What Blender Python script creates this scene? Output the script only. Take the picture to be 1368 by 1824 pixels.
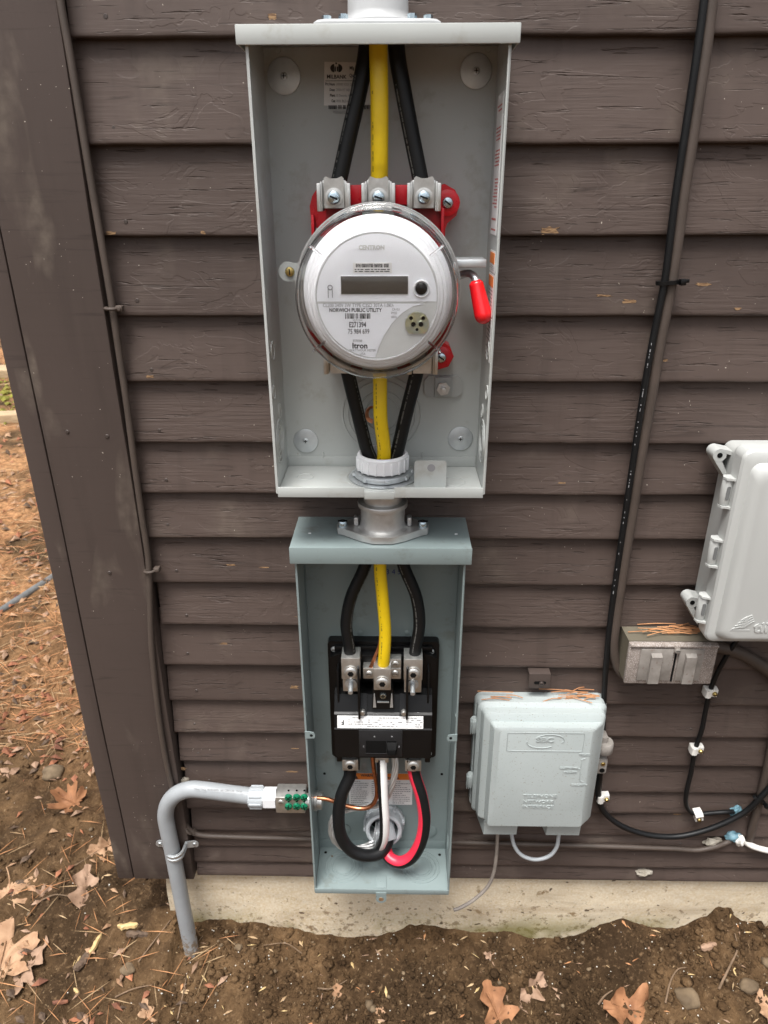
import bpy, bmesh, math, random
from mathutils import Matrix, Vector, noise
for o in list(bpy.data.objects):
    bpy.data.objects.remove(o)
scene = bpy.context.scene
col = scene.collection
RAD = math.radians
rnd = random.Random(7)

# ---------------------------------------------------------------- camera
cd = bpy.data.cameras.new('camera'); cam = bpy.data.objects.new('camera', cd); col.objects.link(cam)
cd.sensor_fit = 'VERTICAL'; cd.sensor_height = 24.0; cd.lens = 24.0 * 1264 / 1824
cd.clip_start = 0.02; cd.clip_end = 2000
cam.matrix_world = Matrix(((0.99986, -0.0046, 0.0160, 0.0), (0.0165, 0.4062, -0.9136, -0.9),
                           (-0.0023, 0.9138, 0.4063, 1.30), (0, 0, 0, 1)))
cd.dof.use_dof = True; cd.dof.focus_distance = 0.86; cd.dof.aperture_fstop = 7.5
scene.camera = cam
# ---------------------------------------------------------------- world, sun, exposure
SUN_EL, SUN_AZ = 70, 206        # degrees; azimuth measured clockwise from +Y
w = bpy.data.worlds.new('World'); scene.world = w; w.use_nodes = True
nt = w.node_tree; nt.nodes.clear()
sky = nt.nodes.new('ShaderNodeTexSky'); sky.sky_type = 'NISHITA'; sky.sun_disc = False
sky.sun_elevation = RAD(SUN_EL); sky.sun_rotation = RAD(SUN_AZ); sky.air_density = 1.0; sky.dust_density = 6.0; sky.ozone_density = 1.0
hs = nt.nodes.new('ShaderNodeHueSaturation'); hs.inputs['Saturation'].default_value = 0.28   # cloud-whitened sky
bg = nt.nodes.new('ShaderNodeBackground'); bg.inputs['Strength'].default_value = 0.075
wo = nt.nodes.new('ShaderNodeOutputWorld')
nt.links.new(sky.outputs[0], hs.inputs['Color']); nt.links.new(hs.outputs[0], bg.inputs[0]); nt.links.new(bg.outputs[0], wo.inputs[0])
sl = bpy.data.lights.new('sun', 'SUN'); sl.energy = 1.5; sl.angle = RAD(26); sl.color = (1.0, 0.98, 0.95)
so = bpy.data.objects.new('sun', sl); col.objects.link(so)
a = RAD(SUN_AZ); e = RAD(SUN_EL)
so.rotation_euler = Vector((-math.sin(a) * math.cos(e), -math.cos(a) * math.cos(e), -math.sin(e))).to_track_quat('-Z', 'Y').to_euler()
scene.view_settings.view_transform = 'Standard'; scene.view_settings.look = 'None'
scene.view_settings.exposure = 1.48; scene.view_settings.gamma = 1.0; scene.view_settings.use_curve_mapping = False
scene.render.engine = 'CYCLES'
scene.cycles.max_bounces = 8; scene.cycles.diffuse_bounces = 3; scene.cycles.glossy_bounces = 3; scene.cycles.transmission_bounces = 8
scene.cycles.caustics_refractive = True; scene.cycles.caustics_reflective = False

# ---------------------------------------------------------------- materials
def N(t, ty, **kw):
    n = t.nodes.new(ty)
    for k, v in kw.items(): setattr(n, k, v)
    return n
def mapped(t, scale=(1, 1, 1), rand=False):
    tc = N(t, 'ShaderNodeTexCoord'); mp = N(t, 'ShaderNodeMapping'); mp.inputs['Scale'].default_value = scale
    t.links.new(tc.outputs['Object'], mp.inputs['Vector'])
    if rand:
        oi = N(t, 'ShaderNodeObjectInfo'); mu = N(t, 'ShaderNodeVectorMath', operation='SCALE'); mu.inputs[0].default_value = (37, 11, 53)
        t.links.new(oi.outputs['Random'], mu.inputs['Scale']); t.links.new(mu.outputs[0], mp.inputs['Location'])
    return mp.outputs[0]
def tnoise(t, vec, scale, detail=4, rough=.55, dist=0):
    n = N(t, 'ShaderNodeTexNoise'); n.inputs['Scale'].default_value = scale; n.inputs['Detail'].default_value = detail
    n.inputs['Roughness'].default_value = rough; n.inputs['Distortion'].default_value = dist
    t.links.new(vec, n.inputs['Vector']); return n.outputs['Fac']
def ramp(t, fac, a, b):
    r = N(t, 'ShaderNodeMapRange'); r.inputs['From Min'].default_value = a; r.inputs['From Max'].default_value = b
    t.links.new(fac, r.inputs['Value']); return r.outputs[0]
def mix(t, fac, a, b):
    m = N(t, 'ShaderNodeMix', data_type='RGBA')
    if isinstance(fac, (int, float)): m.inputs[0].default_value = fac
    else: t.links.new(fac, m.inputs[0])
    for i, v in ((6, a), (7, b)):
        if isinstance(v, tuple): m.inputs[i].default_value = (*v, 1)
        else: t.links.new(v, m.inputs[i])
    return m.outputs[2]
def math2(t, op, a, b):
    m = N(t, 'ShaderNodeMath', operation=op)
    for i, v in ((0, a), (1, b)):
        if isinstance(v, (int, float)): m.inputs[i].default_value = v
        else: t.links.new(v, m.inputs[i])
    return m.outputs[0]
def bump(t, h, strength, dist, prev=None):
    b = N(t, 'ShaderNodeBump'); b.inputs['Strength'].default_value = strength; b.inputs['Distance'].default_value = dist
    t.links.new(h, b.inputs['Height'])
    if prev is not None: t.links.new(prev, b.inputs['Normal'])
    return b.outputs[0]
def newmat(name):
    m = bpy.data.materials.new(name); m.use_nodes = True
    return m, m.node_tree, m.node_tree.nodes['Principled BSDF']
def mat(name, c, rough=.5, metal=0., c2=None, nscale=30, speck=None, speck_scale=400, speck_lo=.68, bmp=0., bscale=200, bdist=.0005, zmud=None,
        rvar=.12, dirt=None, dirt_lo=.58, dirt_scale=9, coat=0., spec=.5, nlo=.35, nhi=.65, stretch=(1, 1, 1)):
    m, t, p = newmat(name)
    v = mapped(t, stretch)
    n1 = tnoise(t, v, nscale, 5)
    c2 = c2 or tuple(x * .86 for x in c)
    out = mix(t, ramp(t, n1, nlo, nhi), c2, c)
    if dirt:
        d = tnoise(t, v, dirt_scale, 6, .65)
        out = mix(t, ramp(t, d, dirt_lo, dirt_lo + .14), out, dirt)
    if zmud:                                 # mud splashed up from the soil
        sz = N(t, 'ShaderNodeSeparateXYZ'); t.links.new(v, sz.inputs[0])
        mr = N(t, 'ShaderNodeMapRange'); mr.inputs['From Min'].default_value = zmud[1]; mr.inputs['From Max'].default_value = zmud[0]; t.links.new(sz.outputs['Z'], mr.inputs['Value'])
        out = mix(t, math2(t, 'MULTIPLY', ramp(t, math2(t, 'ADD', tnoise(t, v, 120, 5, .65), math2(t, 'MULTIPLY', mr.outputs[0], .34)), .66, .78), .85), out, zmud[2])
    if speck:
        s = tnoise(t, v, speck_scale, 2, .5)
        out = mix(t, ramp(t, s, speck_lo, speck_lo + .04), out, speck)
    t.links.new(out, p.inputs['Base Color'])
    p.inputs['Metallic'].default_value = metal
    p.inputs['Coat Weight'].default_value = coat
    p.inputs['Specular IOR Level'].default_value = spec
    r = N(t, 'ShaderNodeMapRange'); r.inputs['To Min'].default_value = max(.03, rough - rvar); r.inputs['To Max'].default_value = min(1, rough + rvar)
    t.links.new(tnoise(t, v, nscale * 2.3, 4), r.inputs['Value']); t.links.new(r.outputs[0], p.inputs['Roughness'])
    if bmp:
        t.links.new(bump(t, tnoise(t, v, bscale, 4), bmp, bdist), p.inputs['Normal'])
    return m

def siding_mat(name, c, c2, smudge, grain=1.0):
    m, t, p = newmat(name)
    v = mapped(t, (1, 1, 1), True)
    vs = mapped(t, (2.2, 14, 34), True)              # long grain
    vf = mapped(t, (5, 60, 150), True)               # fine brush grain
    g1 = tnoise(t, vs, 2.2, 4, .62, 1.6); g2 = tnoise(t, vf, 2.0, 3, .6, .4)
    big = tnoise(t, v, 3.0, 5, .6)
    oi_ = N(t, 'ShaderNodeObjectInfo')
    colr = mix(t, ramp(t, big, .3, .7), c2, c)
    if grain: colr = mix(t, math2(t, 'MULTIPLY', ramp(t, math2(t, 'FRACT', math2(t, 'MULTIPLY', oi_.outputs['Random'], 7.31), 0.0), 0, 1), .45), colr, tuple(x * 1.28 for x in c))
    stn = tnoise(t, mapped(t, (26, 1, 2.2), True), 1.6, 3)
    colr = mix(t, math2(t, 'MULTIPLY', ramp(t, stn, .55, .75), .35), colr, tuple(x * .72 for x in c2))
    colr = mix(t, ramp(t, math2(t, 'MULTIPLY', g1, 1.0), .60, .72), colr, tuple(x * .82 for x in c2))
    # dusty scuffs
    sm = tnoise(t, mapped(t, (1.3, 1, 1) if grain else (1.6, 1, .55), True), 7.5 if grain else 11, 4, .45, .6)
    sm2 = tnoise(t, v, 60, 4)
    smf = math2(t, 'MULTIPLY', ramp(t, sm, .585, .70), ramp(t, sm2, .25, .7))
    colr = mix(t, math2(t, 'MULTIPLY', smf, smudge), colr, (.20, .165, .13))
    # tiny pale flecks
    fl = tnoise(t, v, 330, 1, .5); gate = tnoise(t, v, 22, 3)
    flf = math2(t, 'MULTIPLY', ramp(t, fl, .775, .795), ramp(t, gate, .54, .58))
    colr = mix(t, flf, colr, (.48, .43, .36))
    t.links.new(colr, p.inputs['Base Color'])
    r = N(t, 'ShaderNodeMapRange'); r.inputs['To Min'].default_value = .46; r.inputs['To Max'].default_value = .70
    t.links.new(g1, r.inputs['Value']); t.links.new(r.outputs[0], p.inputs['Roughness'])
    p.inputs['Specular IOR Level'].default_value = .30
    nrm = None
    if grain > 0:
        # raised-grain patches, cracks and lifting paint
        patch = ramp(t, tnoise(t, mapped(t, (1, 1, 2.2), True), 7, 4, .5, .8), .42, .56)
        fine = math2(t, 'MULTIPLY', g2, math2(t, 'MULTIPLY', math2(t, 'ADD', math2(t, 'MULTIPLY', patch, .8), .22), math2(t, 'ADD', math2(t, 'MULTIPLY', oi_.outputs['Random'], .75), .35)))
        nrm = bump(t, fine, .62 * grain, .0015)
        edge = ramp(t, tnoise(t, mapped(t, (1.0, 1, 2.0), True), 9.5, 4, .55, .9), .505, .515)
        nrm = bump(t, edge, .40 * grain, .0006, nrm)
        cr = tnoise(t, mapped(t, (9, 60, 150), True), 1.7, 3, .5, .3)
        nrm = bump(t, ramp(t, cr, .31, .36), .9 * grain, .0016, nrm)
        nrm = bump(t, tnoise(t, v, 28, 2), .22, .003, nrm)
    else:
        nrm = bump(t, tnoise(t, mapped(t, (14, 14, 2), True), 9, 5), .12, .002)
        nrm = bump(t, tnoise(t, v, 420, 3), .10, .0005, nrm)
    t.links.new(nrm, p.inputs['Normal'])
    return m

def concrete_mat():
    m, t, p = newmat('concrete'); v = mapped(t)
    c = mix(t, ramp(t, tnoise(t, v, 6, 6, .65), .3, .7), (.55, .43, .27), (.68, .57, .405))
    c = mix(t, ramp(t, tnoise(t, v, 260, 3), .35, .7), c, (.70, .62, .49))
    c = mix(t, ramp(t, tnoise(t, v, 36, 5, .6), .64, .70), c, (.27, .185, .10))
    c = mix(t, math2(t, 'MULTIPLY', ramp(t, tnoise(t, mapped(t, (1.2, 1, 7)), 3.5, 5, .6), .52, .66), .5), c, (.36, .265, .16))
    mud = N(t, 'ShaderNodeSeparateXYZ'); t.links.new(v, mud.inputs[0])
    mb = N(t, 'ShaderNodeMapRange'); mb.inputs['From Min'].default_value = .17; mb.inputs['From Max'].default_value = .06; t.links.new(mud.outputs['Z'], mb.inputs['Value'])
    spl = tnoise(t, v, 85, 4, .65)
    c = mix(t, math2(t, 'MULTIPLY', ramp(t, math2(t, 'ADD', spl, math2(t, 'MULTIPLY', mb.outputs[0], .13)), .665, .74), .7), c, (.19, .125, .07))
    sp = tnoise(t, mapped(t, (1, 1, 1.4)), 62, 2, .4)
    c = mix(t, ramp(t, sp, .715, .73), c, (.13, .09, .06))
    # green algae in a low band of its own
    sx = N(t, 'ShaderNodeSeparateXYZ'); tc = N(t, 'ShaderNodeTexCoord'); t.links.new(tc.outputs['Object'], sx.inputs[0])
    band = N(t, 'ShaderNodeMapRange'); band.inputs['From Min'].default_value = .10; band.inputs['From Max'].default_value = .05
    t.links.new(sx.outputs['Z'], band.inputs['Value'])
    al = math2(t, 'MULTIPLY', band.outputs[0], ramp(t, tnoise(t, v, 7, 5), .45, .62))
    c = mix(t, math2(t, 'MULTIPLY', al, .8), c, (.16, .14, .03))
    t.links.new(c, p.inputs['Base Color']); p.inputs['Roughness'].default_value = .9; p.inputs['Specular IOR Level'].default_value = .2
    nrm = bump(t, tnoise(t, v, 190, 5, .7), .5, .0012); nrm = bump(t, tnoise(t, v, 30, 4), .5, .004, nrm)
    t.links.new(nrm, p.inputs['Normal']); return m

def soil_mat():
    m, t, p = newmat('soil'); v = mapped(t)
    c = mix(t, ramp(t, tnoise(t, v, 14, 5, .72), .32, .68), (.031, .017, .0078), (.138, .082, .040))
    c = mix(t, math2(t, 'MULTIPLY', ramp(t, tnoise(t, v, 4, 3), .50, .62), .75), c, (.030, .0175, .0085))
    c = mix(t, ramp(t, tnoise(t, v, 120, 4, .6), .55, .75), c, (.17, .108, .058))
    c = mix(t, ramp(t, tnoise(t, v, 170, 2), .70, .73), c, (.22, .155, .09))
    # reddish mulch on the yard to the left
    sx = N(t, 'ShaderNodeSeparateXYZ'); t.links.new(v, sx.inputs[0])
    far = N(t, 'ShaderNodeMapRange'); far.inputs['From Min'].default_value = .25; far.inputs['From Max'].default_value = 1.3
    t.links.new(sx.outputs['Y'], far.inputs['Value'])
    mul = mix(t, ramp(t, tnoise(t, v, 45, 6, .7), .35, .65), (.13, .066, .028), (.50, .27, .13))
    f = math2(t, 'MULTIPLY', far.outputs[0], ramp(t, tnoise(t, v, 2.5, 4), .40, .56))
    c = mix(t, f, c, mul)
    t.links.new(c, p.inputs['Base Color']); p.inputs['Roughness'].default_value = .92; p.inputs['Specular IOR Level'].default_value = .15
    nrm = bump(t, tnoise(t, v, 330, 3, .7), .8, .002); nrm = bump(t, tnoise(t, v, 85, 4, .65), .9, .007, nrm)
    t.links.new(nrm, p.inputs['Normal']); return m

M = {}
M['siding'] = siding_mat('brown_clapboard_paint', (.082, .0595, .0505), (.057, .0405, .034), .28)
M['trim'] = siding_mat('brown_trim_paint', (.077, .057, .049), (.063, .0465, .0395), .55, 0)
M['concrete'] = concrete_mat(); M['soil'] = soil_mat()
M['nail'] = mat('painted_nail', (.062, .048, .042), .4)
M['barewood'] = mat('bare_wood', (.34, .21, .105), .8, c2=(.13, .07, .035), nscale=160, nlo=.4, nhi=.6, bmp=.5, bscale=300, stretch=(1, 1, 5))
M['grey'] = mat('meter_grey_enamel', (.455, .475, .46), .34, c2=(.43, .45, .435), dirt=(.375, .375, .345), dirt_lo=.56, dirt_scale=26, nscale=12, bmp=.05, bscale=900, bdist=.0002, rvar=.07, speck=(.30, .27, .23), speck_scale=120, speck_lo=.775)
M['hub'] = mat('hub_grey', (.44, .45, .455), .38, bmp=.1, bscale=400)
M['blue'] = mat('blue_grey_enamel', (.225, .275, .274), .33, c2=(.205, .253, .252), dirt=(.165, .185, .172), dirt_lo=.58, dirt_scale=26, nscale=10, bmp=.05, bscale=700, bdist=.0002, rvar=.06, speck=(.12, .085, .055), speck_scale=90, speck_lo=.76)
M['zinc'] = mat('zinc_plated_steel', (.66, .69, .70), .46, .80, c2=(.56, .59, .61), nscale=70, bmp=.08, bscale=300)
M['screw'] = mat('bright_zinc_screw', (.55, .66, .72), .25, 1., nscale=300)
M['alu'] = mat('tin_plated_aluminium', (.66, .655, .63), .38, .88, c2=(.55, .545, .52), nscale=120, bmp=.15, bscale=600, bdist=.0003)
M['galv'] = mat('die_cast_zinc', (.64, .64, .63), .46, .80, c2=(.50, .50, .49), nscale=45, bmp=.25, bscale=350, bdist=.0004)
M['brass'] = mat('yellow_zinc', (.62, .47, .18), .35, 1., nscale=200)
M['cblack'] = mat('black_cable_jacket', (.007, .0074, .008), .46, spec=.30, bmp=.12, bscale=500, speck=(.07, .07, .065), speck_scale=260, speck_lo=.76)
M['bplast'] = mat('black_moulded_plastic', (.005, .005, .0054), .36, spec=.32, bmp=.06, bscale=500)
M['dark'] = mat('dark_recess', (.006, .006, .006), .7, spec=.12)
M['yellow'] = mat('yellow_cable_jacket', (.80, .56, .010), .40, c2=(.74, .50, .008), nscale=40, speck=(.20, .15, .02), speck_scale=160, speck_lo=.75)
M['red'] = mat('red_moulded_plastic', (.60, .012, .022), .30, c2=(.52, .008, .016))
M['redgrip'] = mat('red_vinyl_grip', (.80, .012, .018), .20, coat=.4, rvar=.04)
M['pink'] = mat('red_insulation', (.70, .028, .062), .38)
M['white'] = mat('white_insulation', (.80, .79, .77), .45, c2=(.72, .71, .69))
M['label'] = mat('white_sticker', (.80, .80, .79), .45, c2=(.76, .76, .75))
M['ink'] = mat('black_ink', (.03, .03, .032), .6)
M['greyink'] = mat('grey_ink', (.30, .30, .31), .6)
M['jacketink'] = mat('worn_jacket_print', (.11, .11, .105), .6)
M['hose'] = mat('grey_hose', (.16, .165, .165), .5, c2=(.12, .123, .123))
M['surround'] = mat('dull_black_plastic', (.016, .016, .017), .55, spec=.3)
M['yellowink'] = mat('faded_jacket_print', (.30, .22, .02), .6)
M['lugshade'] = mat('shade_darkened_grey', (.39, .405, .395), .35)  # same grey paint as the box, darkened to stand for shade at the lug's edges
M['redink'] = mat('red_ink', (.60, .10, .08), .6)
M['blueink'] = mat('blue_ink', (.02, .03, .20), .6)
M['orange'] = mat('orange_print', (.82, .23, .03), .5)
M['mwhite'] = mat('meter_white_plastic', (.83, .84, .86), .40, c2=(.80, .81, .83))
M['mface'] = mat('meter_face_print', (.84, .86, .90), .5, c2=(.82, .84, .88))
M['mgrey'] = mat('meter_face_grey', (.60, .61, .60), .5, c2=(.57, .58, .57))
M['lcd'] = mat('display_glass', (.085, .078, .068), .16, c2=(.075, .068, .060), nscale=8)
M['pvc'] = mat('grey_pvc', (.33, .35, .365), .42, c2=(.28, .295, .305), nscale=14, dirt=(.27, .20, .135), dirt_lo=.60, dirt_scale=14, zmud=(.03, .13, (.19, .13, .075)))
M['pvcl'] = mat('light_grey_pvc', (.44, .47, .49), .4)
M['copper'] = mat('bare_copper', (.70, .32, .17), .32, 1., c2=(.52, .20, .10), nscale=200)
M['green'] = mat('green_screw', (.010, .26, .13), .3, .35, coat=.3)
M['tni'] = mat('pale_blue_grey_plastic', (.40, .44, .435), .5, c2=(.365, .405, .40), nscale=9, bmp=.12, bscale=260, speck=(.24, .225, .19), speck_scale=460, speck_lo=.665)
M['tii'] = mat('light_grey_plastic', (.46, .47, .455), .42, c2=(.44, .45, .435), nscale=7, bmp=.06, bscale=400)
M['cast'] = mat('weathered_cast_box', (.30, .255, .225), .75, c2=(.19, .155, .135), nscale=90, bmp=.5, bscale=350, speck=(.42, .385, .36), speck_scale=650, speck_lo=.55)
M['castlid'] = mat('worn_grey_cover', (.285, .262, .238), .65, c2=(.205, .185, .165), nscale=60, bmp=.3, bscale=350, speck=(.20, .16, .14), speck_scale=140, speck_lo=.66)
M['olive'] = mat('olive_box_paint', (.135, .118, .085), .6, c2=(.11, .096, .07), nscale=20, speck=(.42, .34, .2), speck_scale=150, speck_lo=.72, bmp=.2)
M['bcable'] = mat('brown_painted_cable', (.078, .058, .047), .6, c2=(.060, .045, .036), nscale=25, bmp=.2, bscale=120)
M['tancable'] = mat('weathered_grey_cable', (.27, .235, .205), .6, c2=(.19, .165, .145), nscale=40)
M['clip'] = mat('white_nylon_clip', (.80, .78, .73), .42)
M['sealant'] = mat('blue_sealant', (.16, .30, .36), .5, c2=(.10, .20, .25), nscale=60)
M['putty'] = mat('old_grey_putty', (.34, .31, .26), .8, c2=(.22, .19, .15), nscale=70, bmp=.6, bscale=200)
def leafmat(n, c, c2): return mat(n, c, .7, c2=c2, nscale=38, bmp=.35, bscale=130, bdist=.001, spec=.25, speck=tuple(x * .5 for x in c2), speck_scale=110, speck_lo=.68)
M['leaf_a'] = leafmat('tan_leaf', (.42, .265, .16), (.29, .165, .092)); M['leaf_b'] = leafmat('pale_brown_leaf', (.36, .235, .16), (.25, .155, .10)); M['leaf_c'] = leafmat('russet_leaf', (.36, .175, .085), (.21, .095, .045))
M['chip'] = mat('fresh_wood_chip', (.58, .43, .21), .75, c2=(.46, .31, .13), nscale=120, stretch=(1, 1, 4))
M['bark'] = mat('bark', (.13, .085, .055), .9, c2=(.07, .045, .03), nscale=90, bmp=.8, bscale=150, bdist=.002)
M['twig'] = mat('twig', (.22, .145, .09), .85, c2=(.13, .085, .05), nscale=80)
M['stone'] = mat('stone', (.19, .135, .08), .85, c2=(.10, .068, .038), nscale=40, bmp=.4, bscale=120)
M['needle'] = mat('pine_needle', (.56, .28, .125), .7, c2=(.36, .16, .07), nscale=14)
M['mulch'] = mat('red_mulch', (.38, .15, .075), .9, c2=(.15, .06, .035), nscale=18, bmp=.5, bscale=160)
M['straw'] = mat('dry_straw', (.52, .37, .21), .8, c2=(.30, .19, .10), nscale=12)
M['crumb'] = mat('soil_crumb', (.078, .045, .022), .95, c2=(.036, .020, .0095), nscale=16, bmp=.5, bscale=250)
M['fleck'] = mat('pale_fleck', (.66, .63, .57), .7)
M['weathered'] = mat('weathered_timber', (.48, .36, .22), .85, c2=(.34, .24, .14), nscale=14, stretch=(1, 6, 6))
M['moss'] = mat('moss', (.22, .21, .03), .95, c2=(.14, .13, .02), nscale=30, bmp=.8, bscale=120, bdist=.003)

def clear_mat():
    m, t, p = newmat('clear_meter_cover')
    p.inputs['Base Color'].default_value = (1, 1, 1, 1); p.inputs['Transmission Weight'].default_value = 1
    p.inputs['IOR'].default_value = 1.30
    r = N(t, 'ShaderNodeMapRange'); r.inputs['To Min'].default_value = .015; r.inputs['To Max'].default_value = .05
    t.links.new(tnoise(t, mapped(t), 30, 3), r.inputs['Value']); t.links.new(r.outputs[0], p.inputs['Roughness']); return m
M['clear'] = clear_mat()
def irid_mat():
    m, t, p = newmat('iridescent_zinc'); v = mapped(t)
    c = mix(t, ramp(t, tnoise(t, v, 70, 3), .38, .62), (.62, .60, .36), (.46, .52, .46)); c = mix(t, ramp(t, tnoise(t, v, 95, 2), .55, .7), c, (.68, .48, .42))
    t.links.new(c, p.inputs['Base Color']); p.inputs['Metallic'].default_value = .85; p.inputs['Roughness'].default_value = .38; return m
M['irid'] = irid_mat()

# ---------------------------------------------------------------- mesh builder
class MB:
    def __init__(s): s.v = []; s.f = []; s.m = []; s.mi = 0; s.X = Matrix.Identity(4)
    def add(s, vs, fs, mi=None):
        b = len(s.v); s.v += [tuple(s.X @ Vector(p)) for p in vs]
        for f in fs: s.f.append(tuple(i + b for i in f)); s.m.append(s.mi if mi is None else mi)
        return s
    def bm(s, bm, mi=None):
        bm.verts.index_update(); s.add([v.co[:] for v in bm.verts], [[v.index for v in f.verts] for f in bm.faces], mi); bm.free(); return s
    def box(s, lo, hi, bev=0., seg=2, mi=None):
        lo, hi = [min(a, b) for a, b in zip(lo, hi)], [max(a, b) for a, b in zip(lo, hi)]
        bm = bmesh.new(); bmesh.ops.create_cube(bm, size=1)
        for v in bm.verts: v.co = Vector([(l + h) / 2 + c * (h - l) for l, h, c in zip(lo, hi, v.co)])
        if bev: bmesh.ops.bevel(bm, geom=bm.edges[:], offset=min(bev, .49 * min(h - l for l, h in zip(lo, hi))), segments=seg, profile=.5, affect='EDGES')
        return s.bm(bm, mi)
    def frustum(s, ring, mi=None):           # list of loops (each a list of points, equal length) closed at both ends
        n = len(ring[0]); vs = [p for r in ring for p in r]; fs = []
        for k in range(len(ring) - 1):
            for i in range(n): fs.append((k * n + i, k * n + (i + 1) % n, (k + 1) * n + (i + 1) % n, (k + 1) * n + i))
        fs.append(tuple(range(n))[::-1]); fs.append(tuple((len(ring) - 1) * n + i for i in range(n)))
        return s.add(vs, fs, mi)
    def prism(s, pts, d, axis='y', mi=None):  # outline (u,v) extruded from d[0] to d[1] along an axis
        mk = {'y': lambda u, v, w: (u, w, v), 'z': lambda u, v, w: (u, v, w), 'x': lambda u, v, w: (w, u, v)}[axis]
        return s.frustum([[mk(u, v, w) for u, v in pts] for w in d], mi)
    def lathe(s, prof, c, axis='y', seg=32, closed=False, mi=None):   # prof: (radius, height along axis)
        mk = {'y': lambda a, b, h: (c[0] + a, c[1] + h, c[2] + b), 'z': lambda a, b, h: (c[0] + a, c[1] + b, c[2] + h), 'x': lambda a, b, h: (c[0] + h, c[1] + a, c[2] + b)}[axis]
        vs = []; fs = []; idx = []
        for r, h in prof:
            if r < 1e-7: idx.append([len(vs)]); vs.append(mk(0, 0, h))
            else:
                idx.append(list(range(len(vs), len(vs) + seg)))
                vs += [mk(r * math.cos(2 * math.pi * i / seg), r * math.sin(2 * math.pi * i / seg), h) for i in range(seg)]
        pr = list(zip(idx, idx[1:] + ([idx[0]] if closed else [])))
        if not closed: pr = pr[:len(prof) - 1]
        for A, B in pr:
            for i in range(seg):
                j = (i + 1) % seg
                if len(A) == 1 and len(B) == 1: continue
                if len(A) == 1: fs.append((A[0], B[j], B[i]))
                elif len(B) == 1: fs.append((A[i], A[j], B[0]))
                else: fs.append((A[i], A[j], B[j], B[i]))
        return s.add(vs, fs, mi)
    def tube(s, pts, r, seg=14, sub=6, mi=None, mfun=None, raw=False, tw=0.):
        P = [Vector(p) for p in pts]
        if not raw and len(P) > 2: P = spline(P, sub)
        n = len(P); T = [(P[min(i + 1, n - 1)] - P[max(i - 1, 0)]).normalized() for i in range(n)]
        ref = Vector((0, -1, 0)) if abs(T[0].y) < .9 else Vector((0, 0, 1))
        u = (ref - T[0] * ref.dot(T[0])).normalized(); vs = []; fs = []; ms = []
        for i in range(n):
            u = (u - T[i] * u.dot(T[i])).normalized(); w_ = T[i].cross(u)
            rr = r(i / (n - 1)) if callable(r) else r
            for k in range(seg):
                a_ = 2 * math.pi * k / seg + tw * i; vs.append(tuple(P[i] + (u * math.cos(a_) + w_ * math.sin(a_)) * rr))
        for i in range(n - 1):
            for k in range(seg):
                fs.append((i * seg + k, i * seg + (k + 1) % seg, (i + 1) * seg + (k + 1) % seg, (i + 1) * seg + k)); ms.append(mfun(k, i) if mfun else (s.mi if mi is None else mi))
        b = len(s.v); s.v += [tuple(s.X @ Vector(p)) for p in vs]
        for f, m_ in zip(fs, ms): s.f.append(tuple(x + b for x in f)); s.m.append(m_)
        for f in (tuple(range(seg))[::-1], tuple((n - 1) * seg + k for k in range(seg))): s.f.append(tuple(x + b for x in f)); s.m.append(s.mi if mi is None else mi)
        return s
    def mesh(s, name, mats, ang=38):
        me = bpy.data.meshes.new(name); me.from_pydata(s.v, [], s.f)
        for m_ in (mats if isinstance(mats, (list, tuple)) else [mats]): me.materials.append(M[m_])
        me.polygons.foreach_set('material_index', s.m)
        bm = bmesh.new(); bm.from_mesh(me); bmesh.ops.recalc_face_normals(bm, faces=bm.faces); bm.to_mesh(me); bm.free()
        me.polygons.foreach_set('use_smooth', [True] * len(me.polygons)); me.set_sharp_from_angle(angle=RAD(ang)); me.update()
        return me
    def each(s, name, mats, parent, ang=38):      # every loose piece becomes an object of its own
        par = list(range(len(s.v)))
        def fd(i):
            while par[i] != i: par[i] = par[par[i]]; i = par[i]
            return i
        for f in s.f:
            for i in f[1:]: par[fd(i)] = fd(f[0])
        gr = {}
        for f, m_ in zip(s.f, s.m): gr.setdefault(fd(f[0]), []).append((f, m_))
        for g in gr.values():
            b = MB(); idx = {}
            for f, m_ in g:
                for i in f:
                    if i not in idx: idx[i] = len(b.v); b.v.append(s.v[i])
                b.f.append(tuple(idx[i] for i in f)); b.m.append(m_)
            b.build(name, mats, parent, ang)
    def build(s, name, mats, parent=None, ang=38, **tags): return link(name, s.mesh(name, mats, ang), parent, **tags)
def spline(P, sub):
    out = []; Q = [P[0] * 2 - P[1]] + P + [P[-1] * 2 - P[-2]]
    for i in range(1, len(Q) - 2):
        a_, b_, c_, d_ = Q[i - 1:i + 3]
        for k in range(sub):
            t = k / sub
            out.append(.5 * ((2 * b_) + (c_ - a_) * t + (2 * a_ - 5 * b_ + 4 * c_ - d_) * t * t + (3 * b_ - a_ - 3 * c_ + d_) * t ** 3))
    return out + [P[-1]]
def attach(o, parent):
    o.parent = parent
    if parent.type == 'EMPTY': o.matrix_parent_inverse = Matrix.Translation(-parent.location)
    elif parent.location.length > 0: o.matrix_parent_inverse = Matrix.Translation(-parent.location)
def link(name, me, parent=None, loc=None, label=None, cat=None, group=None, kind=None, rot=None):
    o = bpy.data.objects.new(name, me); col.objects.link(o)
    if parent is not None: attach(o, parent)
    if loc is not None: o.location = loc
    if rot is not None: o.rotation_euler = rot
    for k, v in (('label', label), ('category', cat), ('group', group), ('kind', kind)):
        if v: o[k] = v
    return o
def thing(name, label, cat, loc, group=None):
    o = link(name, None, None, loc, label, cat, group); o.empty_display_size = .05; return o
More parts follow.
